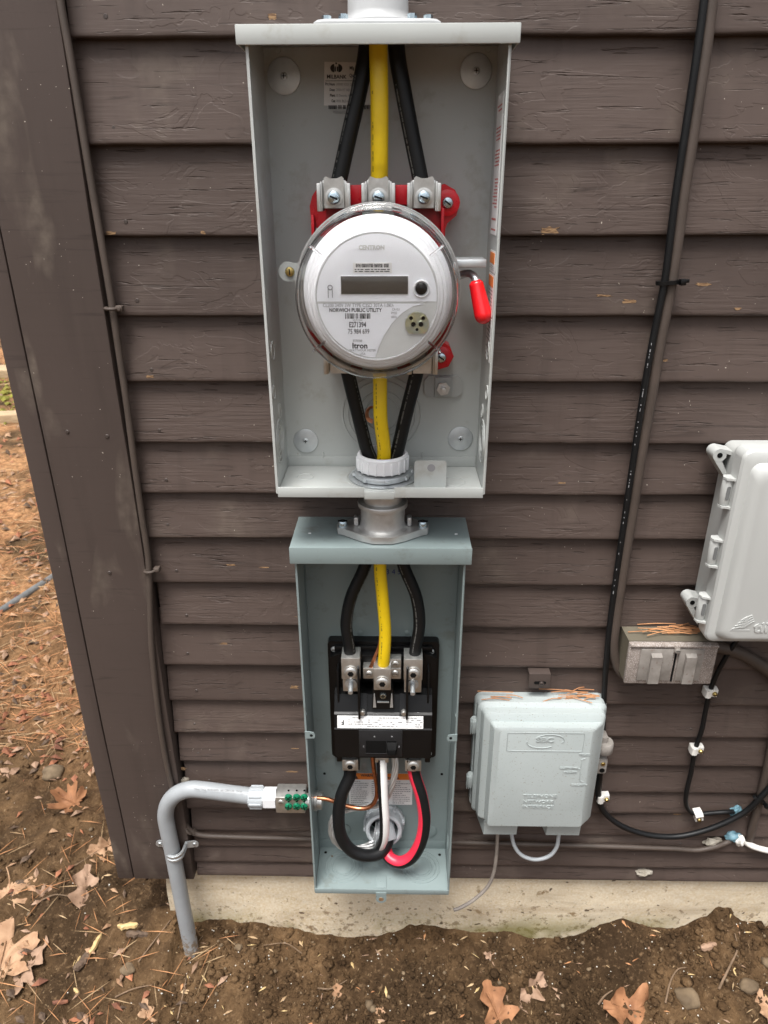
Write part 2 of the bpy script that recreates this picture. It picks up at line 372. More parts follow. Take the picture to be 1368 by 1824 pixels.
def text(name, s, loc, size, m_, parent, ext=.00012, align='CENTER', sx=1., roll=0., rot=None, bold=0.):
    c = bpy.data.curves.new(name, 'FONT'); c.body = s; c.size = size; c.extrude = ext; c.align_x = align; c.align_y = 'CENTER'; c.resolution_u = 2; c.offset = bold
    t = bpy.data.objects.new(name, c); col.objects.link(t)
    me = bpy.data.meshes.new_from_object(t); bpy.data.objects.remove(t); bpy.data.curves.remove(c)
    R_ = rot if rot is not None else Matrix.Rotation(RAD(90), 4, 'X') @ Matrix.Rotation(roll, 4, 'Z')
    me.transform(Matrix.Translation(loc) @ R_ @ Matrix.Diagonal((sx, 1, 1, 1)))
    me.materials.clear(); me.materials.append(M[m_])
    return link(name, me, parent)
def screw_mesh(r, h=.6, slot='x', head='screw'):   # a pan-head screw facing -y, centred at origin
    b = MB(); b.mi = 0
    b.lathe([(0, -r * h), (r * .55, -r * h), (r * .85, -r * h * .8), (r, -r * h * .35), (r, .0), (0, 0)], (0, 0, 0), 'y', 18)
    w_ = r * .13; L = r * .62
    if slot in ('x', '+'): b.box((-L, -r * h * 1.03, -w_), (L, -r * h * .6, w_), mi=1)
    if slot == '+': b.box((-w_, -r * h * 1.025, -L), (w_, -r * h * .6, L), mi=1)
    if slot == 'hex':
        b.prism([(r * .5 * math.cos(RAD(60 * k)), r * .5 * math.sin(RAD(60 * k))) for k in range(6)], (-r * h * 1.04, -r * h * .6), 'y', mi=1)
    return b.mesh('screw', [head, 'dark'])
def circ(cx, cz, r, n=24, a0=0, a1=360): return [(cx + r * math.cos(RAD(a0 + (a1 - a0) * k / n)), cz + r * math.sin(RAD(a0 + (a1 - a0) * k / n))) for k in range(n if a1 - a0 >= 360 else n + 1)]
def rrect(x0, z0, x1, z1, r, n=5):
    out = []
    for cx, cz, a in ((x1 - r, z1 - r, 0), (x0 + r, z1 - r, 90), (x0 + r, z0 + r, 180), (x1 - r, z0 + r, 270)):
        out += [(cx + r * math.cos(RAD(a + 90 * k / n)), cz + r * math.sin(RAD(a + 90 * k / n))) for k in range(n + 1)]
    return out
def ring(b, c, r, w_, h, axis='y', seg=40, mi=None):   # a low raised ring (closed section)
    s_ = -1 if axis == 'y' else 1
    b.lathe([(r - w_, 0), (r - w_ * .5, s_ * h), (r + w_ * .5, s_ * h), (r + w_, 0)], c, axis, seg, closed=True, mi=mi)
def lines(name, x0, z0, x1, z1, y, rows, m_, parent, h=.45, seed=1, gap=.15, axis='y'):   # rows of unreadable fine print
    r_ = random.Random(seed); b = MB(); dz = (z1 - z0) / rows
    for k in range(rows):
        z = z1 - (k + .5) * dz; x = x0; xe = x1 - (x1 - x0) * (r_.random() ** 3) * .6
        while x < xe:
            L = (x1 - x0) * r_.uniform(.04, .16); e_ = min(x + L, xe)
            if axis == 'y': b.add([(x, y, z - dz * h / 2), (e_, y, z - dz * h / 2), (e_, y, z + dz * h / 2), (x, y, z + dz * h / 2)], [(0, 1, 2, 3)])
            else: b.add([(y, x, z - dz * h / 2), (y, e_, z - dz * h / 2), (y, e_, z + dz * h / 2), (y, x, z + dz * h / 2)], [(0, 1, 2, 3)])
            x = e_ + (x1 - x0) * .02 * (1 + r_.random())
    return b.build(name, m_, parent)
def barcode(name, x0, z0, x1, z1, y, m_, parent, n=34, seed=3):
    r_ = random.Random(seed); b = MB(); w_ = (x1 - x0) / n
    for k in range(n):
        if r_.random() < .82: b.add([(x0 + k * w_, y, z0), (x0 + (k + r_.choice((.5, .95))) * w_, y, z0), (x0 + (k + .6) * w_, y, z1), (x0 + k * w_, y, z1)], [(0, 1, 2, 3)])
    return b.build(name, m_, parent)

# ================================================================ HOUSE WALL
house = thing('house', 'dark brown clapboard house wall with wide corner board over a concrete foundation', 'house', (-.35, 0, 0))
LAPS = [2.335, 2.225, 2.115, 2.005, 1.895, 1.785, 1.675, 1.562, 1.4541, 1.353, 1.2583, 1.167, 1.0869, 1.0052, .9336, .8671, .7948, .7236, .6523, .5843, .5216, .4632, .4053, .3591, .3088, .2716, .2334, .200]
nail_me = MB().lathe([(0, -.0011), (.0021, -.0010), (.0027, -.0003), (.0029, .001), (0, .001)], (0, 0, 0), 'y', 14).mesh('nail', 'nail')
XL, XR = -.3465, 1.6
boards = []
for k, z0 in enumerate(LAPS):
    e_ = (LAPS[k - 1] - z0) if k else .11
    zt = z0 + e_ + .022
    xs = [XL + rnd.uniform(-.003, .004)]
    while xs[-1] < 1.05: xs.append(xs[-1] + .012)
    xs += [1.3, XR]
    fine = 1 if z0 < 1.6 else 0
    prof = [(-.0060, 0, 0), (-.0150, 0, 0), (-.0166, .0006, 0), (-.0172, .0022, 0), (-.0168, .006, 0)]
    nz = 7
    vs = []; fs = []
    for x in xs:
        dz = (noise.noise((x * 3.1, k * 7.7, 0)) * .0016 + noise.noise((x * 28, k * 5.1, 3)) * .0007) * (1 if z0 > .21 else .6)
        dy = noise.noise((x * 5, k * 3.3, 9)) * .0010 + noise.noise((x * 40, k * 3.3, 5)) * .00025
        ringp = [(y + dy * (0 if i == 0 else 1), z0 + z + dz) for i, (y, z, _) in enumerate(prof)]
        for q in range(1, nz + 1):
            f_ = q / nz; ringp.append((-.0168 + .0135 * f_ + dy * (1 - f_) * .6, z0 + .006 + (zt - z0 - .006) * f_))
        ringp.append((.0015, zt)); ringp.append((.0015, z0 + .012))
        vs += [(x, y, z) for y, z in ringp]
    n = len(prof) + nz + 2
    for i in range(len(xs) - 1):
        for j in range(n):
            j2 = (j + 1) % n; fs.append((i * n + j, (i + 1) * n + j, (i + 1) * n + j2, i * n + j2))
    fs.append(tuple(range(n))); fs.append(tuple((len(xs) - 1) * n + j for j in range(n))[::-1])
    bd = MB().add(vs, fs).build('clapboard', 'siding', house, 50)
    boards.append((z0, e_, bd))
    if .2 < z0 < 1.6:
        for nx in (-.311 + rnd.uniform(-.006, .006), .128 + rnd.uniform(-.01, .01), .478 + rnd.uniform(-.02, .02)):
            zz = .016 + rnd.uniform(-.002, .003)
            if e_ > .05 and nx < .0 or rnd.random() < .22: link('nail', nail_me, bd, (nx, -.0168 + .0135 * (zz / (e_ + .022)) - .0002, z0 + zz))
def face_y(z):          # depth of the clapboard face at height z
    for z0, e_, bd in boards:
        if z >= z0 and z < z0 + e_: return -.0168 + .0135 * (z - z0) / (e_ + .022), bd
    return -.012, boards[0][2]
# chips where paint has come away and bare wood shows
for (px, pz, w_, h_) in [((0.1760, -0.0160, 1.2634)[0], (0.1760, -0.0160, 1.2634)[2], .026, .009), ((-0.3333, -0.0160, 1.2618)[0], (-0.3333, -0.0160, 1.2618)[2], .012, .004), ((-0.2253, -0.0160, 1.2623)[0], (-0.2253, -0.0160, 1.2623)[2], .006, .004), ((-0.1314, -0.0160, 1.4715)[0], (-0.1314, -0.0160, 1.4715)[2], .010, .006),
        ((0.3644, -0.0160, 1.2037)[0], (0.3644, -0.0160, 1.2037)[2], .019, .004), ((0.2797, -0.0160, 1.1844)[0], (0.2797, -0.0160, 1.1844)[2], .016, .0045), ((0.4095, -0.0160, 1.1759)[0], (0.4095, -0.0160, 1.1759)[2], .009, .003), ((0.2481, -0.0160, 1.1909)[0], (0.2481, -0.0160, 1.1909)[2], .021, .0022),
        ((-0.3103, -0.0160, 1.0926)[0], (-0.3103, -0.0160, 1.0926)[2], .012, .004), ((0.3331, -0.0160, 1.1132)[0], (0.3331, -0.0160, 1.1132)[2], .009, .003), ((0.2219, -0.0160, 0.9499)[0], (0.2219, -0.0160, 0.9499)[2], .010, .0028), ((-0.3492, -0.0140, 0.4407)[0], (-0.3492, -0.0140, 0.4407)[2], .016, .004),
        ((-0.2560, -0.0160, 0.6881)[0], (-0.2560, -0.0160, 0.6881)[2], .014, .003), ((-0.1543, -0.0160, 0.6097)[0], (-0.1543, -0.0160, 0.6097)[2], .012, .006), ((-0.1441, -0.0160, 0.7372)[0], (-0.1441, -0.0160, 0.7372)[2], .010, .003), ((-0.1672, -0.0160, 0.4379)[0], (-0.1672, -0.0160, 0.4379)[2], .022, .003), ((0.4757, -0.0160, 0.3510)[0], (0.4757, -0.0160, 0.3510)[2], .012, .002),
        ((-0.1599, -0.0160, 0.4876)[0], (-0.1599, -0.0160, 0.4876)[2], .012, .003), ((-0.2337, -0.0160, 0.8222)[0], (-0.2337, -0.0160, 0.8222)[2], .016, .003), ((-0.1861, -0.0160, 0.8189)[0], (-0.1861, -0.0160, 0.8189)[2], .014, .002), ((0.5682, -0.0160, 0.3397)[0], (0.5682, -0.0160, 0.3397)[2], .008, .002)]:
    y0, bd = face_y(pz); b = MB(); n = 16; top = []; r_ = random.Random(int(px * 1e4) & 1023)
    for i in range(n):
        a_ = 2 * math.pi * i / n; rr = r_.uniform(.55, 1.15)
        top.append((px + math.copysign(abs(math.cos(a_)) ** .45, math.cos(a_)) * w_ / 2 * rr, pz + math.copysign(abs(math.sin(a_)) ** .5, math.sin(a_)) * h_ / 2 * rr))
    b.prism(top, (y0 - .0009, y0 + .002), 'y'); b.build('bare_wood_chip', 'barewood', bd)
# corner boards: a wide face board and the edge of the side board, with a dark joint between
def plank(name, x0, x1, y0, y1, z0, z1, m_, parent):
    b = MB(); bm = bmesh.new(); bmesh.ops.create_cube(bm, size=1)
    for v in bm.verts: v.co = Vector(((x0 + x1) / 2 + v.co.x * (x1 - x0), (y0 + y1) / 2 + v.co.y * (y1 - y0), (z0 + z1) / 2 + v.co.z * (z1 - z0)))
    bmesh.ops.bevel(bm, geom=bm.edges[:], offset=.0018, segments=2, profile=.5, affect='EDGES')
    zs_ = [z0 + (z1 - z0) * k / 40 for k in range(1, 40)]
    for zc in zs_: bmesh.ops.bisect_plane(bm, geom=bm.verts[:] + bm.edges[:] + bm.faces[:], plane_co=(0, 0, zc), plane_no=(0, 0, 1))
    for v in bm.verts: v.co.x += noise.noise((x0, 1.2, v.co.z * 6)) * .0012 + noise.noise((x1 * 9, v.co.x * 8, v.co.z * 30)) * .0004
    return b.bm(bm).build(name, m_, parent, 30)
cb = plank('corner_board', -.4555, -.3500, -.030, .004, .2055, 2.45, 'trim', house)
sb = plank('corner_board', -.4850, -.4572, -.0290, .13, .2040, 2.45, 'trim', house); sb['label'] = 'narrow edge board outside the corner joint'
for nx, nz in (((-0.4228, -0.0300, 1.0242)[0], (-0.4228, -0.0300, 1.0242)[2]), ((-0.3721, -0.0300, 1.0183)[0], (-0.3721, -0.0300, 1.0183)[2]), ((-0.4013, -0.0300, 0.8179)[0], (-0.4013, -0.0300, 0.8179)[2])): link('nail', nail_me, cb, (nx, -.0301, nz))
MB().box((-.4845, .004, .21), (XR, .10, 2.45)).build('wall_sheathing', 'trim', house)
MB().box((-.4830, .131, .21), (-.40, 5.0, 2.45)).build('side_wall', 'siding', house)
# foundation: rough cast concrete, slightly inset
b = MB(); nx, nz = 190, 26; vs = []; x0, x1, z0, z1 = -.415, 1.6, -.20, .2035
for j in range(nz + 1):
    for i in range(nx + 1):
        x = x0 + (x1 - x0) * i / nx; z = z0 + (z1 - z0) * j / nz
        d = noise.fractal((x * 9, 2.3, z * 9), 1, 2, 4) * .0035 + noise.noise((x * 60, 0, z * 60)) * .0006
        ex = noise.noise((3.1, 0, z * 14)) * .008 if i == 0 else 0
        vs.append((x + ex, -.003 + d, z))
fs = [(j * (nx + 1) + i, j * (nx + 1) + i + 1, (j + 1) * (nx + 1) + i + 1, (j + 1) * (nx + 1) + i) for j in range(nz) for i in range(nx)]
b.add(vs, fs)
ly = [(x0, .006, z0), (x0, .006, z1), (x0, 5.0, z1), (x0, 5.0, z0)]
L0 = [vs[j * (nx + 1)] for j in range(nz + 1)]; m = len(L0)
b.add(L0 + [(x0 + .004, 5.0, p[2]) for p in L0], [(j, j + 1, m + j + 1, m + j) for j in range(m - 1)])
T0 = [vs[nz * (nx + 1) + i] for i in range(nx + 1)]; m = len(T0)
b.add(T0 + [(p[0], .2, p[2]) for p in T0], [(i, i + 1, m + i + 1, m + i) for i in range(m - 1)])
b.build('foundation', 'concrete', house, 60)

# ================================================================ GROUND
SL = [(-0.4676, 0.0000, 0.1169), (-0.4071, 0.0000, 0.0572), (-0.3159, 0.0000, 0.0698), (-0.2468, 0.0000, 0.0651), (-0.2010, 0.0000, 0.0552), (-0.1448, 0.0000, 0.0360), (-0.0867, 0.0000, 0.0310), (-0.0283, 0.0000, 0.0385), (0.0107, 0.0000, 0.0502), (0.0315, 0.0000, 0.0677), (0.0673, 0.0000, 0.0576), (0.1176, 0.0000, 0.0555), (0.1673, -0.0000, 0.0472),
      (0.2248, 0.0000, 0.0484), (0.2878, 0.0000, 0.0342), (0.3359, 0.0000, 0.0461), (0.3867, 0.0000, 0.0749), (0.4181, 0.0000, 0.0877), (0.4774, 0.0000, 0.0691), (0.5233, 0.0000, 0.0670), (0.5774, 0.0000, 0.1045), (0.5847, -0.0000, 0.1255), (0.6093, 0.0000, 0.1289), (0.6346, 0.0000, 0.0936), (0.6910, 0.0000, 0.0735)]
def soil_line(x):
    if x <= SL[0][0]: return SL[0][2]
    for p, q in zip(SL, SL[1:]):
        if x < q[0]: t = (x - p[0]) / (q[0] - p[0]); return p[2] + (q[2] - p[2]) * t
    return SL[-1][2]
def ground_z(x, y):
    d = -y if x > -.40 else max(abs(y + .02) * .8, math.hypot(min(0, x + .40), 0) * .5 + max(0, -y))
    s_ = soil_line(x)
    if x < -.40: s_ = .10 + .02 * noise.noise((x * 4, y * 4, 2))
    base = s_ * math.exp(-(max(0, d) / .13) ** 1.15)
    amp = 1.0 if y < .6 else max(.5, 1.0 - (y - .6) * .1)
    near = min(1, max(.35, d / .03)); s_ += noise.noise((x * 34, 1, 8)) * .005 + noise.noise((x * 110, 4, 8)) * .003 if x > -.4 else 0
    h = noise.fractal((x * 5, y * 5, 0), 1, 2, 3) * .014 * near + (.5 - abs(noise.noise((x * 17, y * 17, 6)))) ** 2 * .020 * near + noise.fractal((x * 22, y * 22, 4), .8, 2, 5) * .0115 * (.4 + .6 * near) + noise.noise((x * 90, y * 90, 7)) * .0022 + abs(noise.noise((x * 48, y * 48, 1))) * .0055
    h *= amp
    if y > 2: h *= max(0.1, 1 - (y - 2) / 10)
    return base + h - .008
def axis_(segs):
    out = [segs[0][0]]
    for a_, b_, st in segs:
        n = max(1, round((b_ - a_) / st)); out += [a_ + (b_ - a_) * (k + 1) / n for k in range(n)]
    return out
gx = axis_([(-300, -60, 60), (-60, -12, 4), (-12, -5, .35), (-5, -2, .06), (-2, -.9, .022), (-.9, .85, .0052), (.85, 1.6, .03), (1.6, 5, .4), (5, 300, 59)])
gy = axis_([(-300, -40, 52), (-40, -4, 3), (-4, -.5, .14), (-.5, -.26, .02), (-.26, .035, .0052), (.035, .5, .013), (.5, 2, .03), (2, 7, .1), (7, 20, .6), (20, 60, 5), (60, 300, 60)])
vs = [(x, y, ground_z(x, y) if -12 < x < 3 and -3 < y < 14 else (0 if abs(x) < 100 else 0)) for y in gy for x in gx]
W = len(gx); b = MB(); b.v = vs
b.f = [(j * W + i, j * W + i + 1, (j + 1) * W + i + 1, (j + 1) * W + i) for j in range(len(gy) - 1) for i in range(W - 1)]; b.m = [0] * len(b.f)
me = bpy.data.meshes.new('ground'); me.from_pydata(b.v, [], b.f); me.materials.append(M['soil']); me.polygons.foreach_set('use_smooth', [True] * len(me.polygons))
link('ground', me, None, kind='structure')

# ================================================================ METER SOCKET BOX
CX, CZ = -.0198, 1.2065           # axis of the meter
ms = thing('meter_socket', 'open light grey meter box with hooded top holding the round meter', 'meter box', (CX, -.06, .973))
BX0, BX1, BZ0, BZ1, BF, BB = -.1435, .1070, .9735, 1.4440, -.1130, -.0195
b = MB(); b.box((BX0 + .001, BB, BZ0), (BX1 - .001, BB + .0014, BZ1)); b.build('back_panel', 'grey', ms)
for s_, x in ((1, BX0), (-1, BX1)):
    b = MB()
    out = [(x, BB + .001), (x, BF), (x + s_ * .0015, BF - .0012), (x + s_ * .0030, BF - .0012), (x + s_ * .0030, BF + .0002), (x + s_ * .0016, BF + .0004), (x + s_ * .0016, BB + .001)]
    b.prism(out if s_ > 0 else out[::-1], (BZ0 + .0005, BZ1), 'z')
    sp = b.build('side_panel', 'grey', ms, 25)
    k = MB()
    xi = x + s_ * .0017
    for zc, yc, rads in ((1.028, -.075, (.013, .019, .026)), (1.062, -.062, (.008,)), (1.093, -.095, (.008,)), (1.139, -.085, (.010,))):
        for r_ in rads:
            k.lathe([(r_ - .0012, 0), (r_ - .0005, s_ * .0014), (r_ + .0005, s_ * .0014), (r_ + .0012, 0)], (xi, yc, zc), 'x', 36, closed=True)
    k.each('knockout', 'grey', sp)
# bottom panel with folded front lip and rear flange
b = MB(); b.box((BX0 + .002, BF - .0005, BZ0), (BX1 - .002, BB, BZ0 + .0014))
bp = b.build('bottom_panel', 'grey', ms)
b = MB()
lz = BZ0 + .0105
b.box((BX0 + .0025, BF - .0028, BZ0 - .0035), (CX - .0175, BF - .0012, BZ0 + .0095), .0005)
b.box((CX + .0185, BF - .0028, BZ0 - .0035), (BX1 - .0025, BF - .0012, BZ0 + .0095), .0005)
b.box((CX - .0175, BF - .0022, BZ0 - .006), (CX + .0185, BF - .0008, BZ0 + .0035), .0004)
b.build('front_lip', 'grey', bp)
b = MB(); b.box((BX0 + .0025, BB - .0016, BZ0 + .0016), (BX1 - .0025, BB - .0003, BZ0 + .0150), .0004)
for dx in (-.075, .055): b.box((CX + dx - .001, BB - .0024, BZ0 + .013), (CX + dx + .001, BB - .0002, BZ0 + .0205), .0004)
b.each('rear_flange', 'grey', bp)
b = MB()
ring(b, (CX - .095, -.060, BZ0 + .0015), .0105, .0009, .0007, 'z'); ring(b, (CX + .092, -.075, BZ0 + .0015), .0145, .0009, .0007, 'z'); ring(b, (CX + .001, -.062, BZ0 + .0015), .043, .001, .0008, 'z', 48)
b.each('knockout', 'grey', bp)
b = MB(); tx0, tx1 = (0.0226, -0.0980, 0.9969)[0], (0.0611, -0.0980, 0.9970)[0]
o = rrect(tx0, BZ0 + .0015, tx1, BZ0 + .0375, .004); b.prism(o, (-.0985, -.0972), 'y'); tb = b.build('sealing_tab', 'grey', bp, 30)
MB().lathe([(0, -.0002), (.0048, -.0002), (.0048, .0005), (0, .0005)], ((tx0 + tx1) / 2 + .001, -.0987, BZ0 + .0285), 'y', 24).build('tab_hole', 'greyink', tb)
# top panel and hood
b = MB(); b.box((BX0 - .0065, -.1165, BZ1 + .0002), (BX1 + .0065, .000 - .004, BZ1 + .0018), .0004)
hd = b.build('hood', 'grey', ms)
b = MB(); b.box((BX0 - .0075, -.1190, 1.4298), (BX1 + .0070, -.1166, BZ1 + .0022), .0009); b.build('hood_lip', 'grey', hd)
b = MB()
for x in (BX0 - .0070, BX1 + .0050): b.box((x, -.1165, 1.4305), (x + .0015, -.006, BZ1 + .0001), .0003)
b.each('hood_return', 'grey', hd)
# cable hub on the roof
hb = MB(); hx, hy, hz = CX + .0005, -.062, BZ1 + .0022
hb.frustum([[(hx + sx * a_, hy + sy * b_, hz + z) for sx, sy in ((-1, -1), (-.86, -1.1), (.86, -1.1), (1, -1), (1, 1), (.86, 1.1), (-.86, 1.1), (-1, 1))] for a_, b_, z in ((.0600, .040, 0), (.0600, .040, .004), (.0560, .038, .0065))])
hb.lathe([(.0, .006), (.0400, .006), (.0395, .0085), (.0330, .0120), (.0312, .0145), (.0300, .018), (.0292, .05), (.0292, .075), (.030, .075), (.030, .085), (0, .085)], (hx, hy, hz), 'z', 48)
hub = hb.build('hub', 'hub', ms, 30)
bolt = MB().prism([(.0045 * math.cos(RAD(60 * k)), .0045 * math.sin(RAD(60 * k))) for k in range(6)], (0, .0045), 'z'); bolt.lathe([(.0058, -.001), (.0058, .0003), (0, .0003)], (0, 0, 0), 'z', 18)
bolt = bolt.mesh('bolt', 'screw')
for dx, dy, dz in ((-.0485, -.030, .0065), (.0485, -.030, .0065), (-.044, .026, .0065), (.044, .026, .0065), (-.032, -.036, .0065), (.033, -.036, .0065)): link('bolt', bolt, hub, (hx + dx, hy + dy, hz + dz))
# mounting washers and screws in the back
wm = MB().lathe([(0, -.0018), (.0155, -.0018), (.0166, -.0014), (.0170, -.0006), (.0170, .0)], (0, 0, 0), 'y', 36).mesh('washer', 'zinc')
sm_ = screw_mesh(.0038, .45, '+', 'zinc')
for p, kk in (((-0.1211, -0.0196, 1.4176), 1.05), ((0.0835, -0.0196, 1.4213), 1.0), ((-0.1169, -0.0196, 1.0096), .95), ((0.0837, -0.0196, 1.0133), .95)):
    wo_ = link('washer', wm, ms, p); wo_.scale = (kk, 1, kk)
    link('screw', sm_, ms, (p[0], p[1] - .0017, p[2]))
bq = MB()
for p in ((-0.1263, -0.0196, 1.4411), (0.0955, -0.0196, 1.4410), (-0.1275, -0.0196, 0.9887), (0.0913, -0.0196, 0.9887)): bq.lathe([(0, -.0006), (.0028, -.0006), (.0030, .0)], p, 'y', 16)
bq.each('dimple', 'grey', ms)
# concentric knockout in the back wall behind the cables
b = MB(); kc = (-0.0180, -0.0196, 1.0453)
for r_ in (.022, .030, .043, .050): ring(b, kc, r_, .0010, .0013, 'y', 56)
b.each('knockout', 'grey', ms)
b = MB(); kc2 = (-0.0294, -0.0220, 1.0467)
for q in range(4): b.tube([(kc2[0] + (.006 + .001 * q) * math.cos(RAD(60 + 42 * i)), kc2[1] - .0015 * q, kc2[2] + (.008 + .001 * q) * math.sin(RAD(60 + 42 * i))) for i in range(6)], .0007, 6, 4)
b.build('copper_pigtail', 'copper', ms)
# stickers
lb = MB(); A = (-0.0774, -0.0199, 1.4307); Bp = (-0.0262, -0.0199, 1.4294); Cp = (-0.0278, -0.0199, 1.3857); D = (-0.0794, -0.0199, 1.3902)
q = [(A[0], A[2]), (D[0], D[2]), (Cp[0], Cp[2] + .001), (Bp[0], Bp[2])]
lb.prism(q, (-.0204, -.0196), 'y'); st = lb.build('maker_label', 'label', ms); yl = -.0207
def T(s, px, py, size, m_='ink', par=None, al='LEFT', y=yl, sx=.8, bold=0., roll=-.02, X=None): return text('print', s, (px, y, py), size, m_, par, .00008, al, sx, roll, None, bold)
lx, lzt = A[0], A[2]
e1 = MB(); lc = (lx + .0125, lzt - .0060)
for s_ in (-1, 1): e1.prism([(lc[0] + s_ * (.0022 + .0042 * math.cos(RAD(t))), lc[1] + .0038 * math.sin(RAD(t))) for t in range(-90, 91, 15)], (yl - .0002, yl + .0003), 'y')
for dx in (-.0012, .0012): e1.box((lc[0] + dx - .0007, yl - .0002, lc[1] - .0030), (lc[0] + dx + .0007, yl + .0003, lc[1] + .0015))
e1.lathe([(0, -.0002), (.0009, -.0002), (.0009, .0003)], (lc[0], yl, lc[1] + .0044), 'y', 12); e1.build('logo', 'ink', st)
T('MILBANK', lx + .0125, lzt - .0140, .0050, par=st, al='CENTER', sx=1.0, bold=.0001)
T('Mfg Dat', lx + .0265, lzt - .0060, .0042, par=st, bold=.0001); T('Quality', lx + .0262, lzt - .0128, .0042, par=st, bold=.0001)
e2 = MB(); e2.box((lx + .0005, yl - .0001, lzt - .0178), (lx + .051, yl + .0003, lzt - .0174)); e2.build('rule', 'ink', st)
for i, (s, t) in enumerate((('Prt Num', 'U0000 XXX QG9'), ('Desc', '205A RT HD BYP'), ('Plant', 'El Dorado, AR'), ('Cat', 'ROL BLD HDW'))):
    T(s, lx + .0105, lzt - .0208 - i * .0052, .0036, par=st, al='RIGHT', bold=.0001); T(t, lx + .0118, lzt - .0208 - i * .0052, .0034, 'greyink', st)
barcode('barcode', lx + .003, lzt - .0440, lx + .049, lzt - .0402, yl, 'ink', st, 44)
T('M00H04TD0   PSD', lx + .008, lzt - .0470, .0036, 'greyink', st)
# stickers on the right wall (inside face)
xr = BX1 - .0019
for z0, z1, y0, y1, kind_ in ((1.262, 1.395, -.093, -.047, 'w'), (1.224, 1.246, -.098, -.056, 'o'), (1.178, 1.222, -.098, -.056, 'o'), (1.128, 1.176, -.099, -.058, 'p')):
    s_ = MB().box((xr - .0003, y0, z0), (xr + .0002, y1, z1)).build('warning_sticker', 'label', ms)
    if kind_ == 'w':
        for q_, (zz0, zz1, rows) in enumerate(((1.378, 1.386, 2), (1.352, 1.366, 4), (1.328, 1.345, 5), (1.288, 1.318, 9), (1.275, 1.280, 1), (1.265, 1.269, 1))): lines('fine_print', y0 + .005, zz0, y1 - .005, zz1, xr - .0006, rows, 'redink', s_, .42, q_ + 3, axis='x')
    elif kind_ == 'o':
        MB().box((xr - .0007, y0 + .002, z1 - .013), (xr - .0002, y1 - .002, z1 - .002)).build('orange_band', 'orange', s_)
        lines('fine_print', y0 + .004, z0 + .002, y1 - .004, z1 - .015, xr - .0006, 3 if z1 > 1.23 else 7, 'greyink', s_, .4, 9, axis='x')
    else: lines('fine_print', y0 + .004, z0 + .003, y1 - .004, z1 - .003, xr - .0006, 9, 'greyink', s_, .4, 12, axis='x')
# grounding lug bracket
gl = (0.0590, -0.0210, 1.0822)
b = MB(); o = [(gl[0] + x, gl[2] + z) for x, z in ((-.0235, -.008), (-.018, -.0135), (.018, -.0135), (.0235, -.008), (.0235, .008), (.018, .0135), (-.018, .0135), (-.0235, .008))]
b.prism(o, (-.0232, -.0197), 'y'); gb = b.build('ground_lug_plate', 'lugshade', ms)
b = MB(); b.box((gl[0] - .0105, -.0265, gl[2] - .0125), (gl[0] + .0105, -.0216, gl[2] + .0125), .0008); b.build('lug_block', 'lugshade', gb)
b = MB(); b.prism([(gl[0] + .0085 * math.cos(RAD(60 * k + 10)), gl[2] - .001 + .0085 * math.sin(RAD(60 * k + 10))) for k in range(6)], (-.0315, -.0266), 'y'); b.lathe([(0, -.0385), (.0030, -.0380), (.0034, -.031)], (gl[0], 0, gl[2] - .001), 'y', 18); b.build('nut', 'galv', gb)
b = MB()
for s_ in (-1, 1): b.lathe([(0, -.0218), (.0018, -.0218), (.0018, -.021)], (gl[0] + s_ * .0188, 0, gl[2]), 'y', 14)
b.each('plate_hole', 'dark', gb)
# red moulded terminal block carrying jaws, lugs and bypass lever
b = MB()
o = [(-.0735, .094), (-.066, .104), (.046, .104), (.058, .103), (.072, .106), (.0835, .100), (.0895, .088), (.0860, .074), (.076, .066), (.074, .060), (.074, -.064), (.084, -.070), (.089, -.082), (.083, -.094), (.070, -.098), (.056, -.094), (-.060, -.088), (-.066, -.082), (-.066, -.064), (-.066, -.05), (-.066, .060), (-.0755, .064), (-.0765, .084)]
o = [(CX + x, CZ + z) for x, z in o]
b.prism(o, (-.046, -.0200), 'y'); tbk = b.build('terminal_block', 'red', ms, 25)
b = MB()
for x in (-.0225, .0265): b.box((CX + x - .0085, -.063, CZ + .085), (CX + x + .0085, -.0462, CZ + .105), .0015)
b.box((CX - .0745, -.060, CZ + .050), (CX - .071, -.0462, CZ + .075), .001); b.box((CX + .068, -.062, CZ + .045), (CX + .0715, -.0462, CZ + .082), .001)
b.lathe([(.0135, .001), (.0135, -.004), (.0105, -.0050), (.0095, -.0052), (0, -.0052)], (CX + .0755, -.0462, CZ + .087), 'y', 28); b.lathe([(.0125, .001), (.0125, -.004), (.0095, -.0052), (0, -.0052)], (CX + .0735, -.0462, CZ - .082), 'y', 28)
b.each('rib', 'red', tbk)
s1 = screw_mesh(.0062, .55, 'x', 'screw')
for p in ((CX + .0755, -.0514, CZ + .087), (CX + .0735, -.0514, CZ - .082)):
    so_ = link('screw', s1, tbk, p); so_.rotation_euler = (0, RAD(35), 0)
jaw_s = screw_mesh(.0068, .75, 'x', 'screw')
